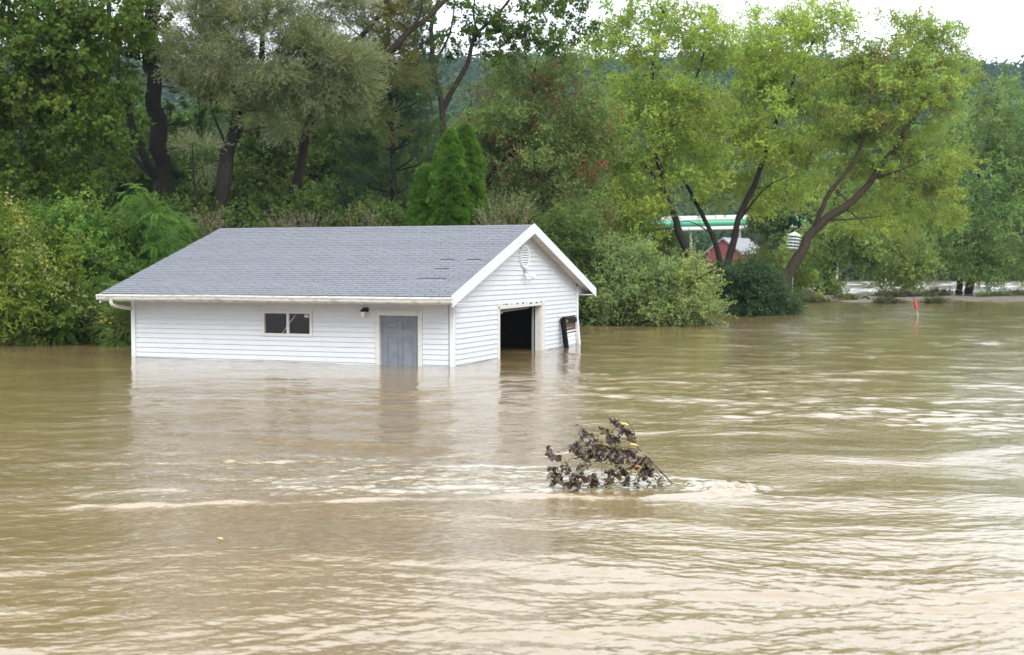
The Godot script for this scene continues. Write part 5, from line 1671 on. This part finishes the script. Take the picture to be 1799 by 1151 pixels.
# ---------------------------------------------------------------- far structures
func make_far_things() -> void:
	# a long canopy with a rounded green band between white edges, on white posts
	var c0 := Vector3(6.458, 6.019, -150)
	var c1 := Vector3(45.003, 6.852, -150)
	var along := (c1 - c0).normalized()
	var o := thing("banded_canopy", "long white and green banded canopy seen between the trunks", "canopy", Vector3(c0.x, 0, c0.z))
	var b := Basis(Vector3.UP.cross(along).normalized() * -1.0, Vector3.UP, along)
	b.x = b.y.cross(b.z)
	var l := c0.distance_to(c1)
	var y0 := c0.y
	var face := b.x * (1.0 if b.x.z > 0 else -1.0)
	var rows := [["white_paint", 0.75, 1.22, 0.10, "roof_edge"], ["white_paint", -0.32, 0.02, 0.16, "lower_edge"]]
	for r in rows:
		for k in 4:
			var s := Shape.new()
			s.box(Vector3(0, y0 + (r[1] + r[2]) * 0.5, 0) + along * l * (k + 0.5) / 4.0, Vector3(3.0 + r[3], r[2] - r[1], l / 4.0 - 0.02), b, 0.03)
			part(s, r[4], M[r[0]], o)
	for k in 8:
		var s := Shape.new()
		var a := Vector3(0, y0 + 0.385, 0) + along * l * k / 8.0 + face * 1.4
		s.tube([a + along * 0.02, a + along * (l / 8.0 - 0.02)], [0.37, 0.37], 14)
		part(s, "green_band", M["green_paint"], o)
	var core := Shape.new()
	core.box(Vector3(0, y0 + 0.385, 0) + along * l * 0.5, Vector3(2.8, 0.74, l - 0.1), b)
	part(core, "core", M["white_paint"], o)
	for k in 7:
		var s := Shape.new()
		s.tube([Vector3(0, -2.0, 0) + along * l * (k + 0.5) / 7.0, Vector3(0, y0 - 0.3, 0) + along * l * (k + 0.5) / 7.0], [0.14, 0.14], 8)
		part(s, "post", M["white_paint"], o)
	# rusty green frame at the canopy's left end
	var f0 := Vector3(8.793, 4.163, -146)
	o = thing("rusty_frame", "rusty and turquoise lattice frame left under the green band", "frame", Vector3(f0.x, 0, f0.z))
	plain("turquoise", lin(0.16, 0.42, 0.32), 0.6)
	plain("rust", lin(0.16, 0.06, 0.03), 0.9)
	for k in 7:
		var s := Shape.new()
		s.box(Vector3(k * 0.85, 2.6, 0), Vector3(0.28, 7.4, 0.2), Basis(), 0.02)
		part(s, "upright", M["turquoise" if k % 2 else "rust"], o)
	for y in [2.0, 3.4, 4.7, 5.9]:
		var s := Shape.new()
		s.box(Vector3(2.55, y, 0.16), Vector3(5.6, 0.26, 0.1), Basis(), 0.02)
		part(s, "crossbar", M["turquoise"], o)
	# red shed with a pale roof, its gable turned to the left
	var q := Vector3(20.622, 2.876, -140)
	o = thing("red_shed", "small red shed with pale roof glimpsed between the trunks", "shed", Vector3(q.x, 0, q.z))
	var w := 1.75
	var d := 5.0
	var base := -0.6
	var eave := 2.0 + (466.6 - 443.0) / 2328.8 * 140.0
	var peak := 2.0 + (466.6 - 420.0) / 2328.8 * 140.0
	var gx := Vector3(0.92, 0, 0.39)  # along the gable
	var gz := Vector3(0.62, 0, -0.78)  # along the ridge, away
	var pt := func(i: float, k: float, y: float): return gx * i + gz * k + Vector3(0, y, 0)
	for k in 12:
		var i0 := w * 2.0 * k / 12.0
		var i1 := w * 2.0 * (k + 0.94) / 12.0
		var t0 := lerpf(eave, peak, 1.0 - absf(i0 / w - 1.0))
		var t1 := lerpf(eave, peak, 1.0 - absf(i1 / w - 1.0))
		var s := Shape.new()
		s.hexa([pt.call(i0, 0.08, base), pt.call(i1, 0.08, base), pt.call(i1, 0.08, t1), pt.call(i0, 0.08, t0), pt.call(i0, 0, base), pt.call(i1, 0, base), pt.call(i1, 0, t1), pt.call(i0, 0, t0)])
		part(s, "board", M["red_boards"], o)
	for k in 12:
		var s := Shape.new()
		var k0 := d * k / 12.0
		var k1 := d * (k + 0.94) / 12.0
		s.hexa([pt.call(2 * w - 0.08, k0, base), pt.call(2 * w - 0.08, k1, base), pt.call(2 * w - 0.08, k1, eave), pt.call(2 * w - 0.08, k0, eave), pt.call(2 * w, k0, base), pt.call(2 * w, k1, base), pt.call(2 * w, k1, eave), pt.call(2 * w, k0, eave)])
		part(s, "board", M["red_boards"], o)
	var s2 := Shape.new()
	s2.hexa([pt.call(0.06, d, base), pt.call(0.06, 0.1, base), pt.call(0.06, 0.1, eave), pt.call(0.06, d, eave), pt.call(0, d, base), pt.call(0, 0.1, base), pt.call(0, 0.1, eave), pt.call(0, d, eave)])
	part(s2, "wall", M["red_boards"], o)
	for e in [[-0.3, 0.0], [2.3, 2.0]]:
		var s := Shape.new()
		var lo: float = e[0] if e[0] < 0 else 2.0 * w + 0.3
		var yl := eave - 0.3 * (peak - eave) / w
		var a: Array = [pt.call(lo, -0.3, yl), pt.call(w, -0.3, peak), pt.call(w, d + 0.3, peak), pt.call(lo, d + 0.3, yl)]
		var up := Vector3(0, 0.14, 0)
		s.hexa([a[0], a[1], a[2], a[3], a[0] + up, a[1] + up, a[2] + up, a[3] + up])
		part(s, "roof", M["far_roof"], o)
	# low grey wall right of the shed
	q = Vector3(22.262, 2.253, -128)
	o = thing("block_wall", "low grey block wall right of the red shed", "wall", Vector3(q.x, 0, q.z))
	for r in 6:
		for k in 10:
			var s := Shape.new()
			s.box(Vector3(0.2 + k * 0.42 + 0.2 * (r % 2), 0.2 + r * 0.42 + 0.3, 0), Vector3(0.405, 0.405, 0.3), Basis(), 0.015)
			part(s, "block", M["concrete"], o)
	var cap := Shape.new()
	cap.box(Vector3(2.2, 3.09, 0), Vector3(5.0, 0.1, 0.4), Basis(), 0.015)
	part(cap, "coping", M["far_roof"], o)


func make_bird_house() -> void:
	var at := Vector3(12.931, 2.773, -61)
	var o := thing("bird_house", "white and green tiered bird house on a pole left of the leaning trunk", "bird house", Vector3(at.x, 0, at.z))
	var s := Shape.new()
	s.tube([Vector3(-0.10, -1.0, 0), Vector3(-0.02, 1.6, 0), Vector3(0.0, at.y + 0.05, 0)], [0.03, 0.028, 0.025], 8)
	part(s, "pole", M["grey_metal"], o)
	var lean := Basis(Vector3(0, 0, 1), deg_to_rad(-5.0))
	var org := Vector3(0.0, at.y, 0)
	for k in 4:
		var y := k * 0.145
		s = Shape.new()
		s.lathe([[0.0, y + 0.005], [0.31, y + 0.0], [0.335, y + 0.012], [0.33, y + 0.03], [0.215, y + 0.07], [0.0, y + 0.07]], 8, org, lean)
		part(s, "deck", M["martin_white"], o)
		s = Shape.new()
		s.lathe([[0.205, y + 0.07], [0.205, y + 0.146]], 8, org, lean)
		var tier := part(s, "tier", M["deep_green_paint"], o)
		for j in 8:
			var a := TAU * (j + 0.5) / 8.0
			var dir := Vector3(cos(a), 0, -sin(a))
			s = Shape.new()
			s.box(org + lean * (dir * 0.215 * 0.96 + Vector3(0, y + 0.107, 0)), Vector3(0.03, 0.07, 0.05), lean * Basis(Vector3.UP, a), 0.006)
			part(s, "compartment", M["martin_white"], tier)
			s = Shape.new()
			s.box(org + lean * (dir * 0.232 + Vector3(0, y + 0.10, 0)), Vector3(0.006, 0.035, 0.03), lean * Basis(Vector3.UP, a), 0.002)
			part(s, "entrance", M["deep_green_paint"], tier)
	s = Shape.new()
	s.lathe([[0.0, 0.58], [0.33, 0.58], [0.335, 0.60], [0.20, 0.70], [0.04, 0.77], [0.0, 0.775]], 8, org, lean)
	part(s, "roof", M["martin_white"], o)
	s = Shape.new()
	s.tube([org + lean * Vector3(0, 0.76, 0), org + lean * Vector3(0, 0.82, 0)], [0.02, 0.012], 8)
	part(s, "finial", M["martin_white"], o)


func make_marker() -> void:
	var at := Vector3(15.981, 0, -52.123)
	var o := thing("marker_flag", "thin red marker leaning in the flood on the right", "marker", at)
	var px := -at.z / 2328.8
	var top := Vector3(-7.0 * px, 34.0 * px, 0)
	var s := Shape.new()
	s.tube([Vector3(0.06, -0.5, 0), Vector3(0, 0, 0), top * 0.35], [0.012, 0.012, 0.012], 7)
	part(s, "rod", M["fibre_rod"], o)
	s = Shape.new()
	s.tube([top * 0.30, top * 0.38, top * 0.55, top * 0.8, top * 0.97, top], [0.015, 0.06, 0.068, 0.05, 0.04, 0.01], 9, 0.12)
	part(s, "sleeve", M["flag_red"], o)


func make_timber() -> void:
	# leans against the torn gable siding; garage axes turned into the world
	var g := Transform3D(Basis(Vector3.UP, -0.364), Vector3(-1.168, 0, -26.239))
	var foot := g * Vector3(0.22, -0.35, -6.55)
	var head := g * Vector3(0.10, 0.715, -6.48)
	var o := thing("black_timber", "black timber post leaning against the far end of the gable wall", "post", foot)
	var axis := (head - foot).normalized()
	var side := axis.cross(g.basis.x).normalized()
	var b := Basis(side, axis, side.cross(axis))
	var s := Shape.new()
	s.box((head - foot) * 0.5, Vector3(0.17, (head - foot).length(), 0.09), b, 0.012)
	part(s, "post", M["black_timber"], o)
	s = Shape.new()
	s.box((head - foot) + b * Vector3(0.0, 0.005, 0.012), Vector3(0.18, 0.012, 0.10), b, 0.003)
	part(s, "end_plate", M["rotten_wood"], o)
	# a pale stick that stands behind the window
	var p := g * Vector3(-3.98, 0.60, -0.22)
	o = thing("pale_stick", "thin pale stick leaning behind the left window pane", "stick", p)
	s = Shape.new()
	s.tube([g.basis * Vector3(-0.45, -0.52, -0.03), g.basis * Vector3(0.30, 0.36, 0.03)], [0.013, 0.011], 7)
	part(s, "rod", M["fibre_rod"], o)
	s = Shape.new()
	s.tube([g.basis * Vector3(0.06, 0.08, 0.0), g.basis * Vector3(0.10, 0.125, 0.004)], [0.018, 0.018], 7)
	part(s, "ring", M["grey_metal"], o)


# ---------------------------------------------------------------- the drowned branch
func curled_leaf(kind: int) -> ArrayMesh:
	var s := Shape.new()
	var n := 5
	var l := 0.075
	var w := [0.055, 0.042, 0.06, 0.03][kind] as float
	var curl := [1.2, 2.2, 0.6, 2.8][kind] as float
	var cup := [0.5, 0.9, 0.3, 1.4][kind] as float
	var grid := []
	for k in n:
		var t := float(k) / (n - 1)
		var half := w * 0.5 * sin(PI * pow(t * 0.96 + 0.02, 0.8))
		var a := curl * t
		var mid := Vector3(0, l / curl * sin(a), l / curl * (1.0 - cos(a)))
		var up := Vector3(0, -sin(a), cos(a))
		var row := []
		for q in [-1.0, 0.0, 1.0]:
			var c: float = cup * absf(q)
			row.append(mid + Vector3(q * half * cos(c * 0.8), 0, 0) + up * half * sin(c) + up * rng.randf_range(-0.004, 0.004))
		grid.append(row)
	for k in n - 1:
		for q in 2:
			s.quad(grid[k][q], grid[k][q + 1], grid[k + 1][q + 1], grid[k + 1][q])
	return s.mesh()


func make_branch() -> void:
	rng.seed = 12
	var D := 12.0
	var o := thing("drowned_branch", "broken branch of wilted brown leaves sticking out of the current", "branch", Vector3(1.0, 0, -12.05))
	var base := o.position
	# [points as (right, up, towards the viewer) in metres from the foot of the clump, radius, material]
	var stems := [
		[[Vector3(1.483, -0.014, -12.1), Vector3(1.304, 0.181, -12.1), Vector3(1.173, 0.312, -12.1), Vector3(1.136, 0.381, -12.1), Vector3(1.115, 0.496, -12.1), Vector3(1.051, 0.579, -12.15)], 0.0075, "stem_brown"],
		[[Vector3(1.173, 0.312, -12.1), Vector3(0.987, 0.352, -12), Vector3(0.776, 0.385, -11.95), Vector3(0.568, 0.366, -11.9), Vector3(0.437, 0.347, -11.85)], 0.005, "stem_brown"],
		[[Vector3(1.304, 0.181, -12.1), Vector3(0.979, 0.201, -11.9), Vector3(0.691, 0.226, -11.8), Vector3(0.51, 0.208, -11.75), Vector3(0.399, 0.167, -11.75)], 0.005, "twig_pale"],
		[[Vector3(1.136, 0.381, -12.1), Vector3(0.981, 0.408, -12.25), Vector3(0.799, 0.455, -12.3), Vector3(0.642, 0.481, -12.35)], 0.005, "stem_brown"],
		[[Vector3(1.115, 0.486, -12.1), Vector3(0.986, 0.509, -12), Vector3(0.945, 0.576, -12), Vector3(0.924, 0.613, -12)], 0.004, "stem_brown"],
		[[Vector3(1.257, 0.228, -12.1), Vector3(1.109, 0.246, -12.2), Vector3(0.852, 0.258, -12.3), Vector3(0.64, 0.285, -12.3)], 0.005, "stem_brown"],
		[[Vector3(0.805, 0.019, -11.6), Vector3(1.004, 0.114, -11.7), Vector3(1.109, 0.201, -11.8), Vector3(1.174, 0.258, -11.9)], 0.006, "stem_green"],
		[[Vector3(0.711, 0.007, -11.7), Vector3(0.881, 0.045, -11.75), Vector3(1.022, 0.108, -11.8), Vector3(1.088, 0.183, -11.85)], 0.004, "stem_green"],
		[[Vector3(1.108, 0.056, -11.9), Vector3(1.144, 0.134, -11.9), Vector3(1.2, 0.219, -11.95), Vector3(1.262, 0.285, -12)], 0.005, "stem_green"],
		[[Vector3(0.558, 0.289, -11.9), Vector3(0.494, 0.219, -11.85), Vector3(0.436, 0.124, -11.8), Vector3(0.4, 0.047, -11.8)], 0.004, "stem_brown"],
		[[Vector3(0.691, 0.226, -11.8), Vector3(0.612, 0.132, -11.75), Vector3(0.536, 0.065, -11.75)], 0.004, "stem_brown"],
		[[Vector3(0.728, 0.326, -12), Vector3(0.518, 0.364, -11.95), Vector3(0.388, 0.376, -11.9), Vector3(0.321, 0.376, -11.9)], 0.003, "stem_brown"],
		[[Vector3(1.309, 0.176, -12.1), Vector3(1.33, 0.11, -12.05), Vector3(1.393, 0.04, -12)], 0.006, "stem_brown"],
		[[Vector3(0.811, 0.219, -11.85), Vector3(0.803, 0.134, -11.8), Vector3(0.803, 0.072, -11.8)], 0.003, "stem_brown"],
		[[Vector3(1.257, 0.228, -12.1), Vector3(1.221, 0.144, -12), Vector3(1.134, 0.071, -11.9), Vector3(0.976, 0.028, -11.85)], 0.005, "stem_brown"],
		[[Vector3(1.178, 0.302, -12.1), Vector3(1.288, 0.253, -12.15), Vector3(1.294, 0.189, -12.15), Vector3(1.257, 0.155, -12.1)], 0.004, "stem_green"],
		[[Vector3(0.88, 0.333, -11.95), Vector3(0.835, 0.263, -11.9), Vector3(0.745, 0.141, -11.85), Vector3(0.709, 0.049, -11.85)], 0.004, "stem_green"],
	]
	for e in stems:
		var line := along_curve(e[0], 0.05).map(func(p): return p - base)
		var s := Shape.new()
		var rr := []
		for k in line.size():
			rr.append(lerpf(e[1], e[1] * 0.5, float(k) / (line.size() - 1)))
		s.tube(line, rr, 6)
		part(s, "stem", M[e[2]], o)
	var leafs := range(4).map(func(k): return curled_leaf(k))
	# where the leaves hang in bunches: place, how many, spread
	var bunches := [
		[Vector3(0.929, 0.597, -12), 4, 0.025], [Vector3(0.986, 0.524, -12), 5, 0.03], [Vector3(1.042, 0.502, -12.05), 6, 0.03], [Vector3(1.089, 0.449, -12.1), 6, 0.03], [Vector3(0.642, 0.476, -12.35), 4, 0.03], [Vector3(0.693, 0.429, -12.3), 6, 0.035], [Vector3(0.74, 0.402, -12.3), 5, 0.03],
		[Vector3(0.861, 0.484, -12.2), 3, 0.02], [Vector3(0.908, 0.426, -12.2), 6, 0.03], [Vector3(0.957, 0.421, -12.15), 5, 0.03], [Vector3(0.591, 0.406, -11.95), 5, 0.025], [Vector3(0.697, 0.399, -12), 5, 0.03], [Vector3(0.786, 0.386, -12.1), 5, 0.03], [Vector3(0.537, 0.371, -11.9), 5, 0.03], [Vector3(0.583, 0.34, -11.9), 6, 0.035], [Vector3(0.629, 0.309, -11.9), 7, 0.035],
		[Vector3(0.687, 0.285, -12), 8, 0.04], [Vector3(0.738, 0.295, -12), 7, 0.04], [Vector3(0.776, 0.323, -12.1), 6, 0.04], [Vector3(0.821, 0.29, -12), 8, 0.04], [Vector3(0.875, 0.339, -12.1), 8, 0.04], [Vector3(0.943, 0.333, -12.1), 8, 0.04], [Vector3(0.873, 0.274, -12), 7, 0.04], [Vector3(0.932, 0.25, -11.95), 7, 0.04], [Vector3(0.997, 0.29, -12), 8, 0.04], [Vector3(1.048, 0.309, -12.05), 7, 0.04],
		[Vector3(1.101, 0.295, -12), 6, 0.04], [Vector3(1.158, 0.243, -12), 6, 0.04], [Vector3(1.21, 0.222, -12), 6, 0.04], [Vector3(1.246, 0.244, -12.1), 4, 0.03], [Vector3(0.337, 0.345, -11.9), 4, 0.025], [Vector3(0.378, 0.304, -11.9), 5, 0.025], [Vector3(0.359, 0.19, -11.8), 5, 0.028], [Vector3(0.39, 0.139, -11.8), 4, 0.028], [Vector3(0.39, 0.077, -11.8), 4, 0.025], [Vector3(0.426, 0.108, -11.8), 4, 0.025],
		[Vector3(0.477, 0.201, -11.8), 4, 0.028], [Vector3(0.512, 0.17, -11.8), 4, 0.028], [Vector3(0.604, 0.149, -11.8), 5, 0.03], [Vector3(0.637, 0.203, -11.85), 6, 0.03], [Vector3(0.541, 0.065, -11.75), 8, 0.04], [Vector3(0.581, 0.091, -11.75), 6, 0.035], [Vector3(0.719, 0.116, -11.85), 4, 0.03], [Vector3(0.709, 0.049, -11.85), 4, 0.025], [Vector3(0.887, 0.144, -11.9), 4, 0.03],
		[Vector3(0.873, 0.074, -11.85), 5, 0.03], [Vector3(0.949, 0.118, -11.9), 7, 0.035], [Vector3(1.035, 0.126, -11.95), 7, 0.035], [Vector3(1.008, 0.16, -12), 6, 0.035], [Vector3(1.117, 0.18, -12), 6, 0.035], [Vector3(1.2, 0.154, -12), 8, 0.035], [Vector3(1.247, 0.139, -12), 6, 0.03], [Vector3(1.159, 0.105, -11.95), 6, 0.035], [Vector3(1.227, 0.084, -11.95), 5, 0.03],
		[Vector3(1.335, 0.076, -12), 5, 0.03], [Vector3(1.351, 0.024, -12), 4, 0.03], [Vector3(1.268, 0.022, -11.95), 5, 0.035], [Vector3(1.042, 0.035, -11.9), 5, 0.03], [Vector3(1.134, 0.02, -11.9), 5, 0.035], [Vector3(0.834, 0.005, -11.8), 4, 0.025], [Vector3(0.885, 0.031, -11.8), 4, 0.025],
	]
	var tones := ["dead_dark", "dead_dark", "dead_brown", "dead_brown", "dead_grey", "dead_brown", "dead_olive"]
	var count := 0
	for e in bunches:
		for k in e[1]:
			if count >= 296:
				break
			var p: Vector3 = e[0] + rand_dir() * e[2] * 1.25 * rng.randf() - base
			var b := oriented(Vector3(rng.randfn() * 0.7, -0.75, rng.randfn() * 0.7), rng.randf() * TAU, rng.randf_range(0.85, 1.4))
			part(leafs[rng.randi() % 4], "leaf", M[tones[rng.randi() % tones.size()]], o, Transform3D(b, p))
			count += 1
	# the smaller leaves between them, matted together
	var mat_of := {}
	for e in bunches:
		for k in e[1] + 4:
			var tone: String = tones[rng.randi() % tones.size()]
			if not mat_of.has(tone):
				mat_of[tone] = []
			var p: Vector3 = e[0] + rand_dir() * e[2] * 1.9 * rng.randf() - base
			mat_of[tone].append(Transform3D(oriented(Vector3(rng.randfn() * 0.8, -0.7, rng.randfn() * 0.8), rng.randf() * TAU, rng.randf_range(0.5, 0.95)), p))
	for tone in mat_of:
		var st := SurfaceTool.new()
		for k in mat_of[tone].size():
			st.append_from(leafs[k % 4], 0, mat_of[tone][k])
		part(st.commit(), "matted_leaves", M[tone], o).set_meta("kind", "stuff")
	for e in [[Vector3(0.987, 0.572, -11.95), "leaf_yellow", "yellow leaf at the tip of the branch"], [Vector3(1.066, 0.392, -11.9), "leaf_yellow", "bright yellow leaf in the middle of the branch"], [Vector3(1.099, 0.206, -11.8), "leaf_rust", ""], [Vector3(1.058, 0.177, -11.75), "leaf_rust", ""], [Vector3(1.143, 0.314, -11.9), "stem_green", ""], [Vector3(0.818, 0.38, -11.95), "dead_olive", ""], [Vector3(1.33, 0.04, -11.9), "stem_green", ""]]:
		var p: Vector3 = e[0] - base
		var q := part(leafs[2], "leaf", M[e[1]], o, Transform3D(oriented(Vector3(0.6, -0.3, 0.2), 0.7, 1.05), p))
		if e[2] != "":
			q.set_meta("label", e[2])
	# one leaf afloat
	var at := Vector3(-2.098, 0, -9.543)
	o = thing("floating_leaf", "single yellow leaf floating on the brown water at lower left", "leaf", at + Vector3(0, 0.012, 0))
	part(leafs[2], "blade", M["leaf_yellow"], o, Transform3D((Basis(Vector3(1, 0, 0), -PI / 2) * Basis(Vector3(0, 0, 1), 1.3)).scaled(Vector3.ONE * 0.65), Vector3.ZERO))


func make_rubbish() -> void:
	# wrack on the mud bar: beaten grass, twigs, broken branches
	var spots := [
		[Vector3(23.461, 0, -81.237), 1.5, 0.7, "largest heap of beaten grass on the mud bar", Color(0.11, 0.115, 0.05)],
		[Vector3(24.438, 0, -81.237), 1.0, 0.45, "heap of beaten grass beside the red marker", Color(0.12, 0.12, 0.055)],
		[Vector3(25.652, 0, -82.68), 1.2, 0.4, "flattened grass just right of the red marker", Color(0.12, 0.14, 0.05)],
		[Vector3(27.81, 0, -85.723), 1.0, 0.7, "dark grass heap left of the thin trunks", Color(0.075, 0.08, 0.035)],
		[Vector3(20.07, 0, -70.212), 0.9, 0.25, "small flat grass patch in front of the largest heap", Color(0.10, 0.11, 0.04)],
		[Vector3(19.577, 0, -77.197), 0.9, 0.3, "green grass patch left of the drooping leaves", Color(0.13, 0.15, 0.04)],
		[Vector3(16.713, 0, -72.396), 0.9, 0.25, "green grass patch near the leaning trunk", Color(0.13, 0.15, 0.04)],
		[Vector3(16.825, 0, -77.197), 1.4, 0.5, "grey brown wrack heap behind the leaning trunk's foot", Color(0.16, 0.13, 0.09)],
		[Vector3(30.445, 0, -82.68), 1.6, 0.3, "long green grass patch right of the thin trunks", Color(0.12, 0.16, 0.05)],
		[Vector3(32.78, 0, -85.723), 1.2, 0.45, "grass heap at the right edge of the mud bar", Color(0.11, 0.13, 0.05)],
		[Vector3(22.573, 0, -70.212), 0.8, 0.25, "small grass tuft in the water below the dark heap", Color(0.10, 0.11, 0.045)],
	]
	var sd := 1500
	for e in spots:
		rng.seed = sd
		var o := thing("grass_heap", e[3], "grass heap", e[0], "wrack on the mud bar")
		var s := Shape.new()
		for k in 5:
			var a := rng.randf() * TAU
			var p := Vector3(rng.randf_range(-1, 1) * e[1] * 0.6, 0.0, rng.randf_range(-0.3, 0.3))
			s.tube([p, p + Vector3(cos(a) * 0.5, e[2] * rng.randf_range(0.4, 1.1), 0.2 * sin(a)), p + Vector3(cos(a) * 1.1, e[2] * rng.randf_range(0.3, 1.4), 0.3 * sin(a))], [0.03, 0.022, 0.008], 5)
		part(s, "twigs", M["twig_pale"], o)
		var places := []
		var colors := PackedColorArray()
		for k in int(130 * e[1]):
			var q := rand_dir() * rng.randf()
			var p := Vector3(q.x * e[1], absf(q.y) * e[2] * 0.7, q.z * 0.6)
			places.append(Transform3D(oriented(Vector3(-0.8 + rng.randfn() * 0.4, 0.35, rng.randfn() * 0.3), rng.randf() * TAU, rng.randf_range(0.5, 1.0)), p))
			var g := rng.randf_range(0.7, 1.35)
			colors.append(Color(e[4].r * g, e[4].g * g, e[4].b * g))
		mass(SPRIG["blade"][sd % 3], M["leaf"], "grass", places, colors, o)
		sd += 1
	# driftwood
	for e in [[[Vector3(21.996, 0, -81.237), Vector3(23.441, 0, -84.174) + Vector3(0, 0.5, 0), Vector3(22.17, 0, -81.237) + Vector3(-0.2, 0.9, 0)], "bent driftwood branch left of the largest grass heap"], [[Vector3(27.206, 0, -87.33), Vector3(28.146, 0, -88.999) + Vector3(0, 0.45, 0), Vector3(28.888, 0, -90.733) + Vector3(0, 0.62, 0)], "short driftwood stick rising right of the red marker"], [[Vector3(27.356, 0, -82.68), Vector3(28.935, 0, -84.174) + Vector3(0, 0.12, 0), Vector3(29.838, 0, -84.174) + Vector3(0, 0.05, 0)], "driftwood log lying below the thin trunks"], [[Vector3(20.648, 0, -78.499), Vector3(20.918, 0, -78.499) + Vector3(0, 0.16, 0), Vector3(21.188, 0, -78.499)], "small black driftwood lump on the pale mud"]]:
		var base: Vector3 = e[0][0]
		var o := thing("driftwood", e[1], "driftwood", base, "wrack on the mud bar")
		var s := Shape.new()
		s.tube(along_curve(e[0], 0.2).map(func(p): return p - base), range(40).map(func(k): return maxf(0.012, 0.07 - 0.004 * k)), 6, 0.15)
		part(s, "wood", M["bark_dark"], o)


func _ready() -> void:
	camera_and_light()
	make_materials()
	make_ground()
	make_water()
	make_hills()
	make_mud_bar()
	make_garage()
	make_sprigs()
	make_trees()
	make_arborvitae()
	make_shrubs()
	make_far_things()
	make_bird_house()
	make_marker()
	make_timber()
	make_branch()
	make_rubbish()
